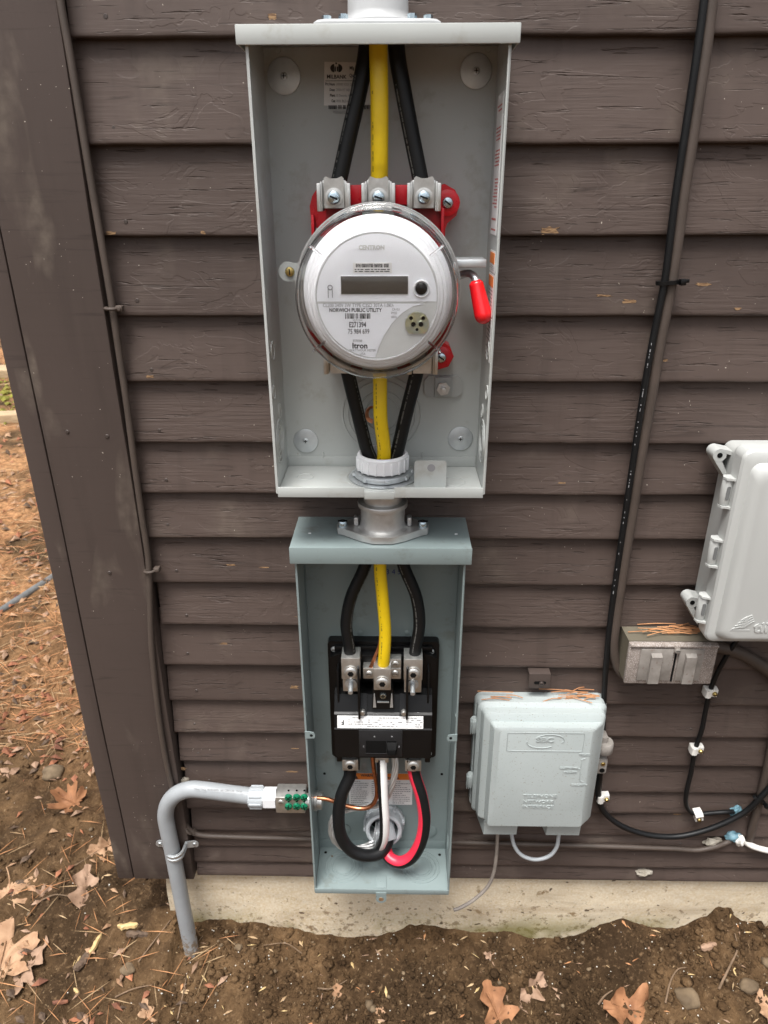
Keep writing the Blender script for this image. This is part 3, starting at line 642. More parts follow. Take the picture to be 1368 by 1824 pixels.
def lug(cx_, zc, dirn, nm='terminal_lug'):
    b = MB()
    b.box((cx_ - .0125, -.074, zc - .014), (cx_ + .0125, -.047, zc + .014), .0010)
    for s_ in (-1, 1):
        b.box((cx_ + s_ * .0132 - .0011, -.082, zc - .0165), (cx_ + s_ * .0132 + .0011, -.050, zc + .0125), .0008)
        b.box((cx_ + s_ * .0158 - .0020, -.0835, zc - .0165), (cx_ + s_ * .0158 + .0020, -.0815, zc + .0110), .0008)
    b.prism([(cx_ - .0105, zc - .013), (cx_ + .0105, zc - .013), (cx_ + .0105, zc + .0155), (cx_ + .0085, zc + .0175), (cx_ + .003, zc + .0155), (cx_ - .003, zc + .0155), (cx_ - .0085, zc + .0175), (cx_ - .0105, zc + .0155)] if dirn > 0 else
            [(cx_ - .0105, zc + .013), (cx_ - .0105, zc - .0165), (cx_ + .0105, zc - .0165), (cx_ + .0105, zc + .013)], (-.0765, -.0742), 'y')
    l_ = b.build(nm, 'alu', tbk)
    MB().lathe([(.0095, -.0768), (.0095, -.0785), (.0062, -.0792), (0, -.0792)], (cx_, 0, zc - .003 * dirn), 'y', 28).build('collar', 'alu', l_)
    so_ = link('screw', jaw_s, l_, (cx_, -.0790, zc - .003 * dirn)); so_.rotation_euler = (0, RAD(rnd.uniform(0, 90)), 0)
LUGX = [(-0.0666, -0.0780, 1.3001)[0], (-0.0195, -0.0780, 1.3017)[0], (0.0286, -0.0780, 1.2999)[0]]
for x in LUGX: lug(x, CZ + .0955, 1)
for x in ((-0.0660, -0.0700, 1.1261)[0], (-0.0188, -0.0700, 1.1196)[0], (0.0304, -0.0700, 1.1262)[0]): lug(x, CZ - .0790, -1)
# bypass bracket, lever and grip
b = MB(); p = (0.0851, -0.0600, 1.2333); b.box((p[0] - .0200, -.085, p[2] - .0042), (p[0] + .0125, -.050, p[2] + .0042), .0012); b.box((p[0] - .0200, -.060, p[2] - .013), (p[0] - .016, -.047, p[2] + .0025), .0008); b.build('bypass_bracket', 'zinc', ms)
lv = MB(); lv.tube([(0.0688, -0.0600, 1.2177), (0.0788, -0.0660, 1.2213), (0.0850, -0.0740, 1.2197), (0.0891, -0.0800, 1.2120), (0.0925, -0.0830, 1.2004)], lambda t: .0042, 10, 5); lo_ = lv.build('bypass_lever', 'zinc', ms)
P0, P1 = Vector((0.0872, -0.0790, 1.2148)), Vector((0.0984, -0.0880, 1.1739))
P1 = P1 + (P1 - P0) * .10; gp = MB(); gp.tube([P0.lerp(P1, k / 40) for k in range(41)], lambda t: .0104 * (.74 + .30 * t) * min(math.sqrt(max(.02, 1 - (max(0, t - .76) / .241) ** 2)), math.sqrt(min(1, .45 + t * 9))), 20, raw=True); gp.build('lever_grip', 'redgrip', lo_)
# tab with brass slot screw to the left of the meter
tp = (-0.1202, -0.0750, 1.2241)
b = MB(); b.prism(circ(tp[0], tp[2], .0105, 24, 60, 300) + [(tp[0] + .02, tp[2] - .009), (tp[0] + .02, tp[2] + .009)], (-.0750, -.0735), 'y'); tt = b.build('side_tab', 'grey', ms)
link('screw', screw_mesh(.0052, .5, 'x', 'brass'), tt, (tp[0] + .002, -.0752, tp[2])).rotation_euler = (0, RAD(85), 0)

# ================================================================ ELECTRIC METER
mt = thing('electric_meter', 'round white utility meter under clear dome with dark digital display', 'electric meter', (CX, -.11, CZ - .088))
C0 = (CX, 0, CZ)
MB().lathe([(0, -.070), (.074, -.070), (.078, -.088), (.0795, -.096), (.0795, -.1025), (.078, -.1040), (0, -.1040)], C0, 'y', 72).build('base', 'bplast', mt)
MB().lathe([(.0802, -.1042), (.0802, -.1125), (.0782, -.1150), (.0774, -.1182), (.0768, -.132), (.0752, -.1340), (.0735, -.1345), (.0728, -.144), (.0715, -.1458), (.0690, -.1462), (.0680, -.152), (.0668, -.1535), (.0645, -.1540), (.0638, -.1575), (.0628, -.1585), (.0618, -.1585), (.0616, -.1570), (0, -.1570)], C0, 'y', 96).build('inner_shroud', 'mwhite', mt, 25)
# clear cover: a closed shell with real wall thickness
out = [(.0885, -.100), (.0890, -.104), (.0890, -.1085), (.0850, -.1105), (.0840, -.116), (.0828, -.150), (.0818, -.162), (.0795, -.1700), (.0755, -.1735), (.0700, -.1745), (.0660, -.1728), (.040, -.1728), (0, -.1728)]
inn = [(0, -.1718), (.040, -.1718), (.0658, -.1718), (.0700, -.1733), (.0750, -.1724), (.0787, -.1692), (.0807, -.1615), (.0817, -.150), (.0829, -.116), (.0838, -.1098), (.0870, -.1070), (.0870, -.100)]
cv = MB().lathe(out + inn, C0, 'y', 96, closed=True).build('clear_cover', 'clear', mt, 40)
b = MB()
for a_ in (38, 142, 218, 322):
    ca, sa = math.cos(RAD(a_)), math.sin(RAD(a_))
    b.X = Matrix.Translation((CX, 0, CZ)) @ Matrix.Rotation(-RAD(a_), 4, 'Y')
    b.box((.0660, -.1765, -.0011), (.0825, -.1680, .0011), .0007)
b.X = Matrix.Identity(4); b.each('cover_rib', 'clear', cv)
ring_b = MB(); ring_b.lathe([(.0840, -.0985), (.0885, -.0985), (.0885, -.0955), (.0840, -.0955)], C0, 'y', 72, closed=True); ring_b.build('sealing_ring', 'galv', mt)
# face plate
YF = -.1578
def fp(px, py): return None
fc = MB(); fc.prism(circ(CX, CZ, .0614, 72), (-.1571 - .0007, -.1571), 'y'); face = fc.build('face_plate', 'mgrey', mt, 25)
# white upper field and curved lower label
zl = (-0.0261, -0.1580, 1.2030)[2]
up = []
for k in range(0, 73):
    a_ = RAD(-180 + 0 + 360 * k / 72)
dzl = zl - CZ; al_ = math.asin(dzl / .0606)
up = [(CX + .0606 * math.cos(al_ + (math.pi - 2 * al_) * k / 48), CZ + .0606 * math.sin(al_ + (math.pi - 2 * al_) * k / 48)) for k in range(49)]
MB().prism(up, (YF - .0006, YF + .0002), 'y').build('upper_label', 'mface', face, 25)
cur = [(0.0289, -0.1584, 1.2022), (0.0165, -0.1584, 1.1981), (0.0058, -0.1584, 1.1915), (-0.0045, -0.1584, 1.1814), (-0.0126, -0.1584, 1.1690), (-0.0184, -0.1584, 1.1563), (-0.0214, -0.1584, 1.1470)]
a2 = math.atan2(cur[-1][2] - CZ, cur[-1][0] - CX)
lo_pts = [(p[0], p[2]) for p in cur]
aS = a2 if a2 < 0 else a2 - 2 * math.pi
aE = -math.pi - al_ if dzl < 0 else -math.pi - al_
zt_ = zl - .0022; al2 = math.asin((zt_ - CZ) / .0600)
lo_pts += [(CX + .0600 * math.cos(aS + (-math.pi - al2 - aS) * k / 30), CZ + .0600 * math.sin(aS + (-math.pi - al2 - aS) * k / 30)) for k in range(0, 31)]
lo_pts[0] = (lo_pts[0][0], zt_)
MB().prism(lo_pts, (YF - .0006, YF + .0002), 'y').build('lower_label', 'mface', face, 25)
YT = YF - .0008
def ft(s, px, h, m_='ink', sx=.8, al='CENTER', bold=0.): text('print', s, (px[0], YT, px[2]), h, m_, face, .00008, al, sx, 0, None, bold)
ft('CENTRON', (-0.0245, -0.1580, 1.2542), .0056, 'mgrey', .95, bold=.0003)
ft('CL200 240V 3W TYPE C2SD 30TA 1.0Kh', (-0.0387, -0.1580, 1.1992), .0052, 'greyink', .80)
ft('NORWICH PUBLIC UTILITY', (-0.0416, -0.1580, 1.1945), .0052, 'ink', .84, bold=.0001)
p, q = (-0.0521, -0.1580, 1.1861), (-0.0262, -0.1580, 1.1914); barcode('barcode', p[0], p[2], q[0], q[2], YT, 'ink', face, 40, 5)
ft('*E271394*', (-0.0395, -0.1580, 1.1844), .0030, 'greyink', .8)
ft('E271394', (-0.0396, -0.1580, 1.1799), .0074, 'ink', .68, bold=.00012)
ft('75 984 699', (-0.0386, -0.1580, 1.1731), .0072, 'ink', .68)
ft('CA 0.3', (-0.0005, -0.1580, 1.1953), .0034, 'greyink', .8); ft('FM2S', (-0.0022, -0.1580, 1.1917), .0034, 'greyink', .8); ft('60Hz', (-0.0022, -0.1580, 1.1878), .0034, 'greyink', .8)
ft('E570308', (-0.0399, -0.1580, 1.1637), .0034, 'greyink', .8); ft('Itron', (-0.0376, -0.1580, 1.1585), .0080, 'ink', 1.0, bold=.0002)
ft('WATTHOUR METER', (-0.0348, -0.1580, 1.1539), .0034, 'greyink', .9); ft('USA', (-0.0348, -0.1580, 1.1504), .0036, 'greyink', .9)
A, Bp = (-0.0432, -0.1580, 1.2303), (-0.0046, -0.1580, 1.2403)
sk = MB().box((A[0], YT - .0002, A[2]), (Bp[0], YT + .0003, Bp[2])).build('serial_sticker', 'label', face)
p, q = (-0.0403, -0.1580, 1.2359), (-0.0074, -0.1580, 1.2393); barcode('barcode', p[0], p[2], q[0], q[2], YT - .0004, 'ink', sk, 46, 8)
p, q = (-0.0415, -0.1580, 1.2311), (-0.0063, -0.1580, 1.2348); lines('fine_print', p[0], p[2], q[0], q[2], YT - .0004, 2, 'ink', sk, .45, 4)
A, Bp = (-0.0555, -0.1580, 1.2104), (0.0116, -0.1580, 1.2276)
MB().box((A[0] - .0008, YT - .0006, A[2] - .0008), (Bp[0] + .0008, YT + .0002, Bp[2] + .0008), .0004).build('display_bezel', 'mwhite', face)
MB().box((A[0], YT - .0011, A[2]), (Bp[0], YT, Bp[2]), .0002).build('display', 'lcd', face)
p = (0.0250, -0.1580, 1.2155); MB().lathe([(.0088, .0003), (.0088, -.0015), (.0078, -.0022), (.0068, -.0015), (.0066, .0003)], (p[0], YT, p[2]), 'y', 32, closed=True).build('button_ring', 'mwhite', face)
MB().lathe([(.0060, 0), (.0056, -.0022), (.004, -.0036), (.0015, -.0042), (0, -.0043)], (p[0], YT, p[2]), 'y', 24).build('button', 'bplast', face)
p = (-0.0666, -0.1580, 1.2167); b = MB(); ring(b, (p[0], YT, p[2]), .0022, .0005, .0004, 'y', 20)
for dx in (-.0021, .0021): b.box((p[0] + dx - .00035, YT - .0003, p[2] - .0100), (p[0] + dx + .00035, YT + .0002, p[2]))
b.build('indicator_symbol', 'greyink', face)
p = (0.0213, -0.1580, 1.1808); R_ = .0122
b = MB(); o = [(p[0] + R_ * math.cos(RAD(t)), p[2] + R_ * math.sin(RAD(t))) for t in range(-50, 231, 10)]
b.prism(o, (YT - .0020, YT + .0003), 'y'); opt = b.build('optical_port', 'irid', face, 25)
b = MB()
for dx, dz, r_ in ((-.0062, .0062, .0019), (.0062, .0062, .0019), (-.0038, 0, .0024), (.0040, 0, .0024), (0, -.0052, .0016)):
    b.lathe([(0, -.0022), (r_, -.0022), (r_, -.001)], (p[0] + dx, YT, p[2] + dz), 'y', 16)
b.each('port_hole', 'dark', opt)
b = MB()
for dx, dz, r_ in ((-.0062, .0062, .0024), (.0062, .0062, .0024), (-.0038, 0, .0029), (.0040, 0, .0029)): ring(b, (p[0] + dx, YT - .0020, p[2] + dz), r_, .0004, .0004, 'y', 18)
b.each('port_rim', 'irid', opt)

# ================================================================ SERVICE CABLES (upper: hub to lugs)
def cable(name, label, pts, r, m_, group=None, cat='cable', seg=16, **k):
    return MB().tube(pts, r, seg, 8, **k).build(name, m_, None, label=label, cat=cat, group=group)
def surf_print(parent, pts, r, ang, m_, t0, t1, h, seed, dens=.7):   # worn print along a cable jacket
    P = spline([Vector(p) for p in pts], 40); r_ = random.Random(seed); b = MB(); n = len(P); i = int(t0 * n)
    while i < int(t1 * n) - 2:
        T_ = (P[i + 1] - P[i - 1]).normalized(); u = Vector((0, -1, 0)); u = (u - T_ * u.dot(T_)).normalized(); w2 = T_.cross(u)
        if r_.random() < dens:
            d = u * math.cos(ang) + w2 * math.sin(ang); s_ = (w2 * math.cos(ang) - u * math.sin(ang)) * h * r_.uniform(.5, 1); c_ = P[i] + d * (r + .0002); l_ = T_ * r_.uniform(.0006, .0014)
            b.add([tuple(c_ - s_ - l_), tuple(c_ + s_ - l_), tuple(c_ + s_ + l_), tuple(c_ - s_ + l_)], [(0, 1, 2, 3)])
        i += r_.choice((1, 1, 2))
    b.build('jacket_print', m_, parent)
GU = 'heavy service cables in the meter box'
pts = [(CX - .004, -.058, 1.50), (-0.0306, -0.0580, 1.4383), (-0.0389, -0.0610, 1.3999), (-0.0500, -0.0640, 1.3590), (-0.0617, -0.0660, 1.3154), (-0.0665, -0.0640, 1.3001)]; c_ = cable('service_cable', 'thick black cable slanting from the box top to the upper left lug', pts, .0086, 'cblack', GU)
surf_print(c_, pts, .0086, 0.8, 'jacketink', .35, 0.8, .0011, 226, 0.6)
pts = [(CX + .001, -.066, 1.50), (-0.0190, -0.0700, 1.4363), (-0.0181, -0.0720, 1.3886), (-0.0183, -0.0700, 1.3429), (LUGX[1] + .001, -.066, CZ + .118), (LUGX[1], -.062, CZ + .100)]; c_ = cable('service_cable', 'straight yellow cable running from the box top to the upper middle lug', pts, .0092, 'yellow', GU)
surf_print(c_, pts, .0092, 0.8, 'yellowink', 0.35, 0.8, .0009, 228, .35)
pts = [(CX + .016, -.058, 1.50), (-0.0012, -0.0600, 1.4378), (0.0059, -0.0620, 1.3996), (0.0150, -0.0640, 1.3588), (0.0251, -0.0660, 1.3163), (0.0284, -0.0640, 1.2999)]; c_ = cable('service_cable', 'thick black cable slanting from the box top to the upper right lug', pts, .0086, 'cblack', GU)
surf_print(c_, pts, .0086, 0.8, 'jacketink', .35, 0.8, .0011, 230, 0.6)
# lower: lugs, through the nipple, into the breaker
NX, NY = CX + .0035, -.060
GL = 'heavy cables running down through the nipple'
pts = [(-0.0618, -0.0620, 1.1343), (-0.0571, -0.0620, 1.1078), (-0.0468, -0.0580, 1.0585), (-0.0370, -0.0580, 1.0152), (NX - .0125, -.060, .985), (NX - .0125, -.060, .900), (-0.0407, -0.0560, 0.8451), (-0.0598, -0.0580, 0.7989), (-0.0676, -0.0600, 0.7566), (-0.0645, -0.0600, 0.7193), (-0.0628, -0.0580, 0.6910)]; c_ = cable('load_cable', 'left thick black cable from below the meter down to the breaker', pts, .0084, 'cblack', GL)
surf_print(c_, pts, .0084, -0.9, 'jacketink', 0.08, 0.93, .0011, 235, 0.6)
pts = [(-0.0188, -0.0660, 1.1253), (-0.0188, -0.0700, 1.0996), (-0.0183, -0.0740, 1.0562), (-0.0143, -0.0720, 1.0164), (NX + .0005, -.069, .985), (NX - .0005, -.069, .900), (-0.0200, -0.0700, 0.8527), (-0.0171, -0.0700, 0.8081), (-0.0134, -0.0690, 0.7538), (-0.0143, -0.0700, 0.7172), (-0.0168, -0.0680, 0.6822)]; c_ = cable('load_cable', 'yellow cable from below the meter through the nipple to the neutral lug', pts, .0084, 'yellow', GL)
surf_print(c_, pts, .0084, 0.55, 'yellowink', 0.08, 0.93, .0009, 237, .35)
pts = [(0.0292, -0.0620, 1.1344), (0.0238, -0.0620, 1.1059), (0.0129, -0.0600, 1.0592), (0.0036, -0.0600, 1.0160), (NX + .0140, -.060, .985), (NX + .0130, -.060, .900), (0.0115, -0.0560, 0.8454), (0.0288, -0.0580, 0.7996), (0.0341, -0.0600, 0.7575), (0.0300, -0.0600, 0.7201), (0.0273, -0.0580, 0.6918)]; c_ = cable('load_cable', 'right thick black cable from below the meter down to the breaker', pts, .0084, 'cblack', GL)
surf_print(c_, pts, .0084, 0.5, 'jacketink', 0.08, 0.93, .0011, 239, 0.6)

# ================================================================ NIPPLE BETWEEN THE BOXES
np_ = thing('conduit_nipple', 'short metal conduit nipple with white bushing joining the two boxes', 'conduit fitting', (NX, NY, .899))
zb = BZ0 + .0015
b = MB(); b.lathe([(.0245, .013), (.0255, .012), (.0300, .012), (.0318, .0135), (.0325, .020), (.0320, .0310), (.0305, .0330), (.0285, .0335), (.0265, .032), (.0255, .026), (.0250, .013)], (NX, NY, zb), 'z', 64, closed=True)
bsh = b.build('bushing', 'mwhite', np_, 30)
b = MB()
for k in range(20):
    b.X = Matrix.Translation((NX, NY, zb)) @ Matrix.Rotation(RAD(18 * k + 4), 4, 'Z'); b.box((.0305, -.0014, .0125), (.0334, .0014, .0285), .0008)
b.X = Matrix.Identity(4); b.build('bushing_rib', 'mwhite', bsh)
b = MB(); b.lathe([(.0250, .004), (.0360, .004), (.0365, .006), (.0350, .010), (.0250, .011)], (NX, NY, zb), 'z', 48, closed=True)
for k in range(8):
    b.X = Matrix.Translation((NX, NY, zb)) @ Matrix.Rotation(RAD(45 * k + 10), 4, 'Z'); b.box((.0350, -.003, .0045), (.0390, .003, .0085), .001)
b.X = Matrix.Identity(4); b.lathe([(.0255, .0003), (.0425, .0003), (.0430, .0018), (.0255, .0035)], (NX, NY, zb), 'z', 48, closed=True); b.build('locknut', 'zinc', np_)
b = MB(); b.lathe([(.0225, -.100), (.0248, -.100), (.0248, .013), (.0225, .013)], (NX, NY, zb), 'z', 48, closed=True); b.build('threaded_pipe', 'galv', np_)
b = MB(); zl2 = .8990
b.lathe([(.0250, .045), (.0285, .044), (.0315, .0440), (.0322, .0425), (.0318, .0375), (.0285, .0360), (.0285, .018), (.0300, .012), (.0345, .0085), (.0360, .0080), (.0360, .004), (.0250, .004)], (NX, NY, zl2), 'z', 56, closed=True)
b.prism([(NX + x, NY + y) for x, y in ((-.056, .006), (-.060, .0), (-.058, -.010), (-.050, -.014), (-.028, -.031), (-.012, -.039), (.012, -.039), (.028, -.031), (.050, -.014), (.058, -.010), (.060, 0), (.056, .006), (.030, .030), (.012, .037), (-.012, .037), (-.030, .030))], (zl2 + .0003, zl2 + .0095), 'z')
fl = b.build('flange', 'galv', np_, 30)
hs_ = MB(); hs_.lathe([(0, .0075), (.0048, .007), (.0060, .0045), (.0060, 0), (0, 0)], (0, 0, 0), 'z', 18); hs_.box((-.0062, -.0008, .0060), (.0062, .0008, .0078), mi=1); hs_ = hs_.mesh('screw', ['screw', 'dark'])
for s_ in (-1, 1): link('screw', hs_, fl, (NX + s_ * .052, NY - .004, zl2 + .0095))
for s_ in (-1, 1): MB().box((NX + s_ * .0345 - .003, NY - .006, zl2 + .0095), (NX + s_ * .0345 + .003, NY + .006, zl2 + .022), .002).build('set_screw_boss', 'galv', fl)

# ================================================================ DISCONNECT ENCLOSURE
DX0, DX1, DZ0, DZ1, DF, DB = -.1285, .0900, .2750, .8965, -.0985, -.0185
dc = thing('disconnect_enclosure', 'open blue grey steel box below the meter holding a black breaker', 'electrical box', (CX, -.06, .275))
MB().box((DX0 + .001, DB, DZ0), (DX1 - .001, DB + .0014, DZ1 - .001)).build('back_panel', 'blue', dc)
for s_, x in ((1, DX0), (-1, DX1)):
    b = MB(); o = [(x, DB + .001), (x, DF), (x + s_ * .0012, DF - .0010), (x + s_ * .0028, DF - .0010), (x + s_ * .0028, DF + .0003), (x + s_ * .0015, DF + .0005), (x + s_ * .0015, DB + .001)]
    b.prism(o if s_ > 0 else o[::-1], (DZ0 - .008, DZ1 - .001), 'z'); sp = b.build('side_panel', 'blue', dc, 25)
    b = MB(); o = [(x + s_ * .0015, DB - .010), (x + s_ * .0022, DB - .0105), (x + s_ * .0022, DB - .003), (x + s_ * .0015, DB - .003)]
    b.prism(o if s_ > 0 else o[::-1], (DZ0 + .004, DZ1 - .004), 'z'); b.build('seam', 'blue', sp)
    xi = x + s_ * .0016; k = MB()
    k.lathe([(.0110, 0), (.0115, s_ * .0007), (.0123, s_ * .0007), (.0128, 0)], (xi, -.056, .335), 'x', 32, closed=True)
    for zc in (.452, .618): k.lathe([(.0022, 0), (.0024, s_ * .0006), (.0032, s_ * .0006), (.0034, 0)], (xi, -.085, zc), 'x', 18, closed=True)
    k.each('knockout', 'blue', sp)
    # cover-fixing tab that folds inwards
    p = (-0.1199, -0.0985, 0.5928) if s_ > 0 else (0.0811, -0.0985, 0.5902)
    b = MB(); x2 = x + s_ * .0030
    o = [(x2 - s_ * .003, p[2] + .0068), (x2 + s_ * .004, p[2] + .0062), (x2 + s_ * .0095, p[2] + .0050), (x2 + s_ * .0115, p[2] + .0015), (x2 + s_ * .0115, p[2] - .0022), (x2 + s_ * .0095, p[2] - .0055), (x2 - s_ * .003, p[2] - .0060)]
    b.prism(o, (DF - .0022, DF - .0009), 'y'); tb = b.build('cover_tab', 'blue', sp)
    MB().lathe([(0, -.0003), (.0021, -.0003), (.0021, .0006)], (x2 + s_ * .0062, DF - .0022, p[2]), 'y', 18).build('tab_hole', 'dark', tb)
b = MB(); b.box((DX0 + .002, DF - .0005, DZ0 - .0005), (DX1 - .002, DB - .0002, DZ0 + .0010)); bp = b.build('bottom_panel', 'blue', dc)
b = MB(); b.box((DX0 + .001, DF - .0022, DZ0 - .0085), (DX1 - .001, DF - .0010, DZ0 + .0022), .0005); b.box((DX0 + .002, DB - .0012, DZ0 + .001), (DX1 - .002, DB - .0004, DZ0 + .019), .0004); b.build('flange_lip', 'blue', bp)
b = MB()
for cx_ in (-.084, .045):
    for r_ in (.015, .019, .0255, .0315): ring(b, (cx_, -.056, DZ0 + .0011), r_, .0008, .0009, 'z', 44)
    b.lathe([(0, .0020), (.0125, .0020), (.0148, .0012), (.0148, 0)], (cx_, -.056, DZ0 + .001), 'z', 36)
b.each('knockout', 'blue', bp)
b = MB(); p = (-0.0202, -0.1010, 0.2573); b.prism([(p[0] - .0085, DZ0 - .004), (p[0] - .0085, p[2] - .001)] + circ(p[0], p[2] - .001, .0085, 16, 180, 360) + [(p[0] + .0085, DZ0 - .004)], (DF - .0036, DF - .0023), 'y'); tb = b.build('sealing_tab', 'blue', bp, 25)
MB().lathe([(0, -.0003), (.0040, -.0003), (.0040, .0006)], (p[0], DF - .0037, p[2] - .001), 'y', 24).build('tab_hole', 'barewood', tb)
b = MB(); b.box((p[0] - .0085, DF + .001, DZ0 + .0012), (p[0] + .0085, DF + .024, DZ0 + .0024), .0005); b.lathe([(0, .0030), (.0020, .0030), (.0024, .002)], (p[0], DF + .014, DZ0), 'z', 14); b.build('hasp_plate', 'blue', bp)
b = MB()
for x, y in ((DX0 + .012, -.030), (DX1 - .012, -.032)): b.lathe([(0, .0002), (.0024, .0002), (.0024, -.0004)], (x, y, DZ0 + .0012), 'z', 14)
b.each('drain_hole', 'dark', bp)
b = MB()
for px in ((-0.0874, -0.0190, 0.3171), (0.0584, -0.0190, 0.3168)): b.lathe([(0, -.0020), (.0120, -.0020), (.0145, -.001), (.0145, 0)], px, 'y', 30)
b.each('knockout', 'blue', dc)
b = MB()
for px in ((0.0773, -0.0190, 0.4430), (-0.1134, -0.0190, 0.4416), (-0.0978, -0.0190, 0.2879)): b.lathe([(0, -.0003), (.0022, -.0003), (.0022, .0003)], px, 'y', 16)
b.each('mounting_hole', 'dark', dc)
b = MB()
for px in ((-0.0506, -0.0190, 0.7138), (0.0179, -0.0190, 0.7143)): b.lathe([(0, -.0010), (.003, -.0008), (.0045, 0)], px, 'y', 18)
b.each('dimple', 'blue', dc)
# hood
b = MB(); b.box((DX0 - .0045, -.1050, DZ1 - .0002), (DX1 + .0060, -.004, DZ1 + .0012), .0005); hd = b.build('hood', 'blue', dc)
b = MB(); b.box((DX0 - .0050, -.1068, .8745), (DX1 + .0066, -.1048, DZ1 + .0014), .0009)
for x in (DX0 - .0048, DX1 + .0049): b.box((x, -.1046, .8755), (x + .0015, -.006, DZ1 - .0004), .0003)
b.build('hood_lip', 'blue', hd)
b = MB(); b.box((-.1135, -.0660, DZ1 + .0012), (-.1100, -.0645, DZ1 + .0019)); b.box((.0775, -.0660, DZ1 + .0012), (.0810, -.0645, DZ1 + .0019)); b.each('hood_mark', 'mwhite', hd)
text('pen_mark', '3 4 5', (-0.0022, -0.0192, 0.8156), .0115, 'blueink', dc, .0001, 'CENTER', .9)
# warning label
A, Bp = (-0.0746, -0.0190, 0.3760), (0.0300, -0.0190, 0.4435)
wl = MB().box((A[0], -.0194, A[2]), (Bp[0], -.0186, Bp[2])).build('warning_label', 'label', dc); h_ = Bp[2] - A[2]; w_ = Bp[0] - A[0]
MB().box((A[0], -.0198, Bp[2] - h_ * .19), (Bp[0], -.0192, Bp[2])).build('orange_band', 'orange', wl)
text('print', 'WARNING', (A[0] + w_ * .34, -.0199, Bp[2] - h_ * .06), .0070, 'ink', wl, .0001, 'CENTER', .9, 0, None, .0003); text('print', 'ADVERTENCIA', (A[0] + w_ * .62, -.0199, Bp[2] - h_ * .14), .0060, 'ink', wl, .0001, 'CENTER', .9, 0, None, .0002)
for cx_ in (.10,):
    MB().prism([(A[0] + w_ * .065, Bp[2] - h_ * .17), (A[0] + w_ * .155, Bp[2] - h_ * .17), (A[0] + w_ * .11, Bp[2] - h_ * .03)], (-.0201, -.0196), 'y').build('warning_triangle', 'ink', wl)
for k in range(3): lines('fine_print', A[0] + w_ * (.03 + .33 * k), A[2] + h_ * .03, A[0] + w_ * (.31 + .33 * k), A[2] + h_ * .78, -.0197, 12, 'greyink', wl, .38, 20 + k)
# bushing where the feeder enters through the back
fb = (-0.0165, -0.0350, 0.3462)
b = MB(); b.X = Matrix.Translation(fb) @ Matrix.Rotation(RAD(-12), 4, 'X')
b.lathe([(.0235, -.014), (.0265, -.016), (.0295, -.0145), (.0310, -.008), (.0310, .002), (.0340, .004), (.0340, .013), (.0235, .013)], (0, 0, 0), 'y', 48, closed=True)
for k in range(8):
    a_ = RAD(45 * k + 12); b.box((.0318 * math.cos(a_) - .003, -.004, .0318 * math.sin(a_) - .003), (.0318 * math.cos(a_) + .003, .012, .0318 * math.sin(a_) + .003), .001)
b.X = Matrix.Identity(4); b.build('cable_bushing', 'pvcl', dc, 30)
MB().lathe([(0, -.0022), (.0250, -.0022), (.0250, .001)], (fb[0], -.0196, fb[2]), 'y', 36).build('bushing_throat', 'dark', dc)

# ================================================================ CIRCUIT BREAKER
br = thing('circuit_breaker', 'black moulded main breaker with metal lugs inside the blue grey box', 'circuit breaker', ((-0.0171, -0.0300, 0.4862)[0], -.03, (-0.0171, -0.0300, 0.4862)[2]))
A, Bp = (-0.0810, -0.0340, 0.4868), (0.0601, -0.0340, 0.7093); KX = (-0.0165, -0.0500, 0.6130)[0]; KW = .0815
zb0, zt0 = (-0.0109, -0.0340, 0.4958)[2], (-0.0108, -0.0340, 0.7086)[2]
b = MB(); b.prism(rrect(KX - KW, zb0 - .004, KX + KW, zt0, .006), (-.034, -.0200), 'y'); pan = b.build('base_pan', 'bplast', br, 25)
b = MB(); b.box((KX - KW + .010, -.0385, zt0 - .016), (KX + KW - .010, -.0342, zt0 - .006), .0015)
for s_ in (-1, 1):
    b.prism([(KX + s_ * (KW - .004), zt0 - .020), (KX + s_ * (KW - .022), zt0 - .012), (KX + s_ * (KW - .024), zt0 - .080), (KX + s_ * (KW - .014), zt0 - .096), (KX + s_ * (KW - .004), zt0 - .092)], (-.046, -.0342), 'y')
    b.box((KX + s_ * .0345 - .0016, -.080, zt0 - .104), (KX + s_ * .0345 + .0016, -.0342, zt0 - .014), .0008)
    b.box((KX + s_ * .0655 - .0013, -.064, zt0 - .100), (KX + s_ * .0655 + .0013, -.0342, zt0 - .030), .0006)
b.each('barrier', 'bplast', pan)
ps = screw_mesh(.0046, .6, 'x', 'zinc')
for p in ((-0.0887, -0.0350, 0.6959), (0.0532, -0.0350, 0.6933), (0.0544, -0.0350, 0.5010)): link('screw', ps, pan, p)
# breaker body: sloped shoulder, label ledge, front face
zs0, zs1, zs2, zs3 = (-0.0187, -0.0780, 0.5311)[2], (-0.0185, -0.0800, 0.5872)[2], (-0.0186, -0.0720, 0.6083)[2], (-0.0187, -0.0600, 0.6333)[2]
bx0, bx1 = KX - .0715, KX + .0715
prof = [(-.0340, zs0 + .002), (-.0770, zs0), (-.0795, zs0 + .0015), (-.0800, zs1 - .001), (-.0785, zs1 + .0008), (-.0735, zs2), (-.0700, zs2 + .002), (-.0585, zs3), (-.0340, zs3 + .004)]
b = MB(); b.frustum([[(x, y, z) for y, z in prof] for x in (bx0, bx0 + .0006, bx1 - .0006, bx1)]); body = b.build('body', 'bplast', br, 22)
b = MB()
for s_ in (-1, 1):
    b.frustum([[(KX + s_ * .0300 + dx, y, z) for y, z in ((-.060, zs3 + .003), (-.072, zs2 + .006), (-.076, zs2 + .001), (-.060, zs2))] for dx in (-.0060, .0060)])
b.each('shoulder_post', 'bplast', body)
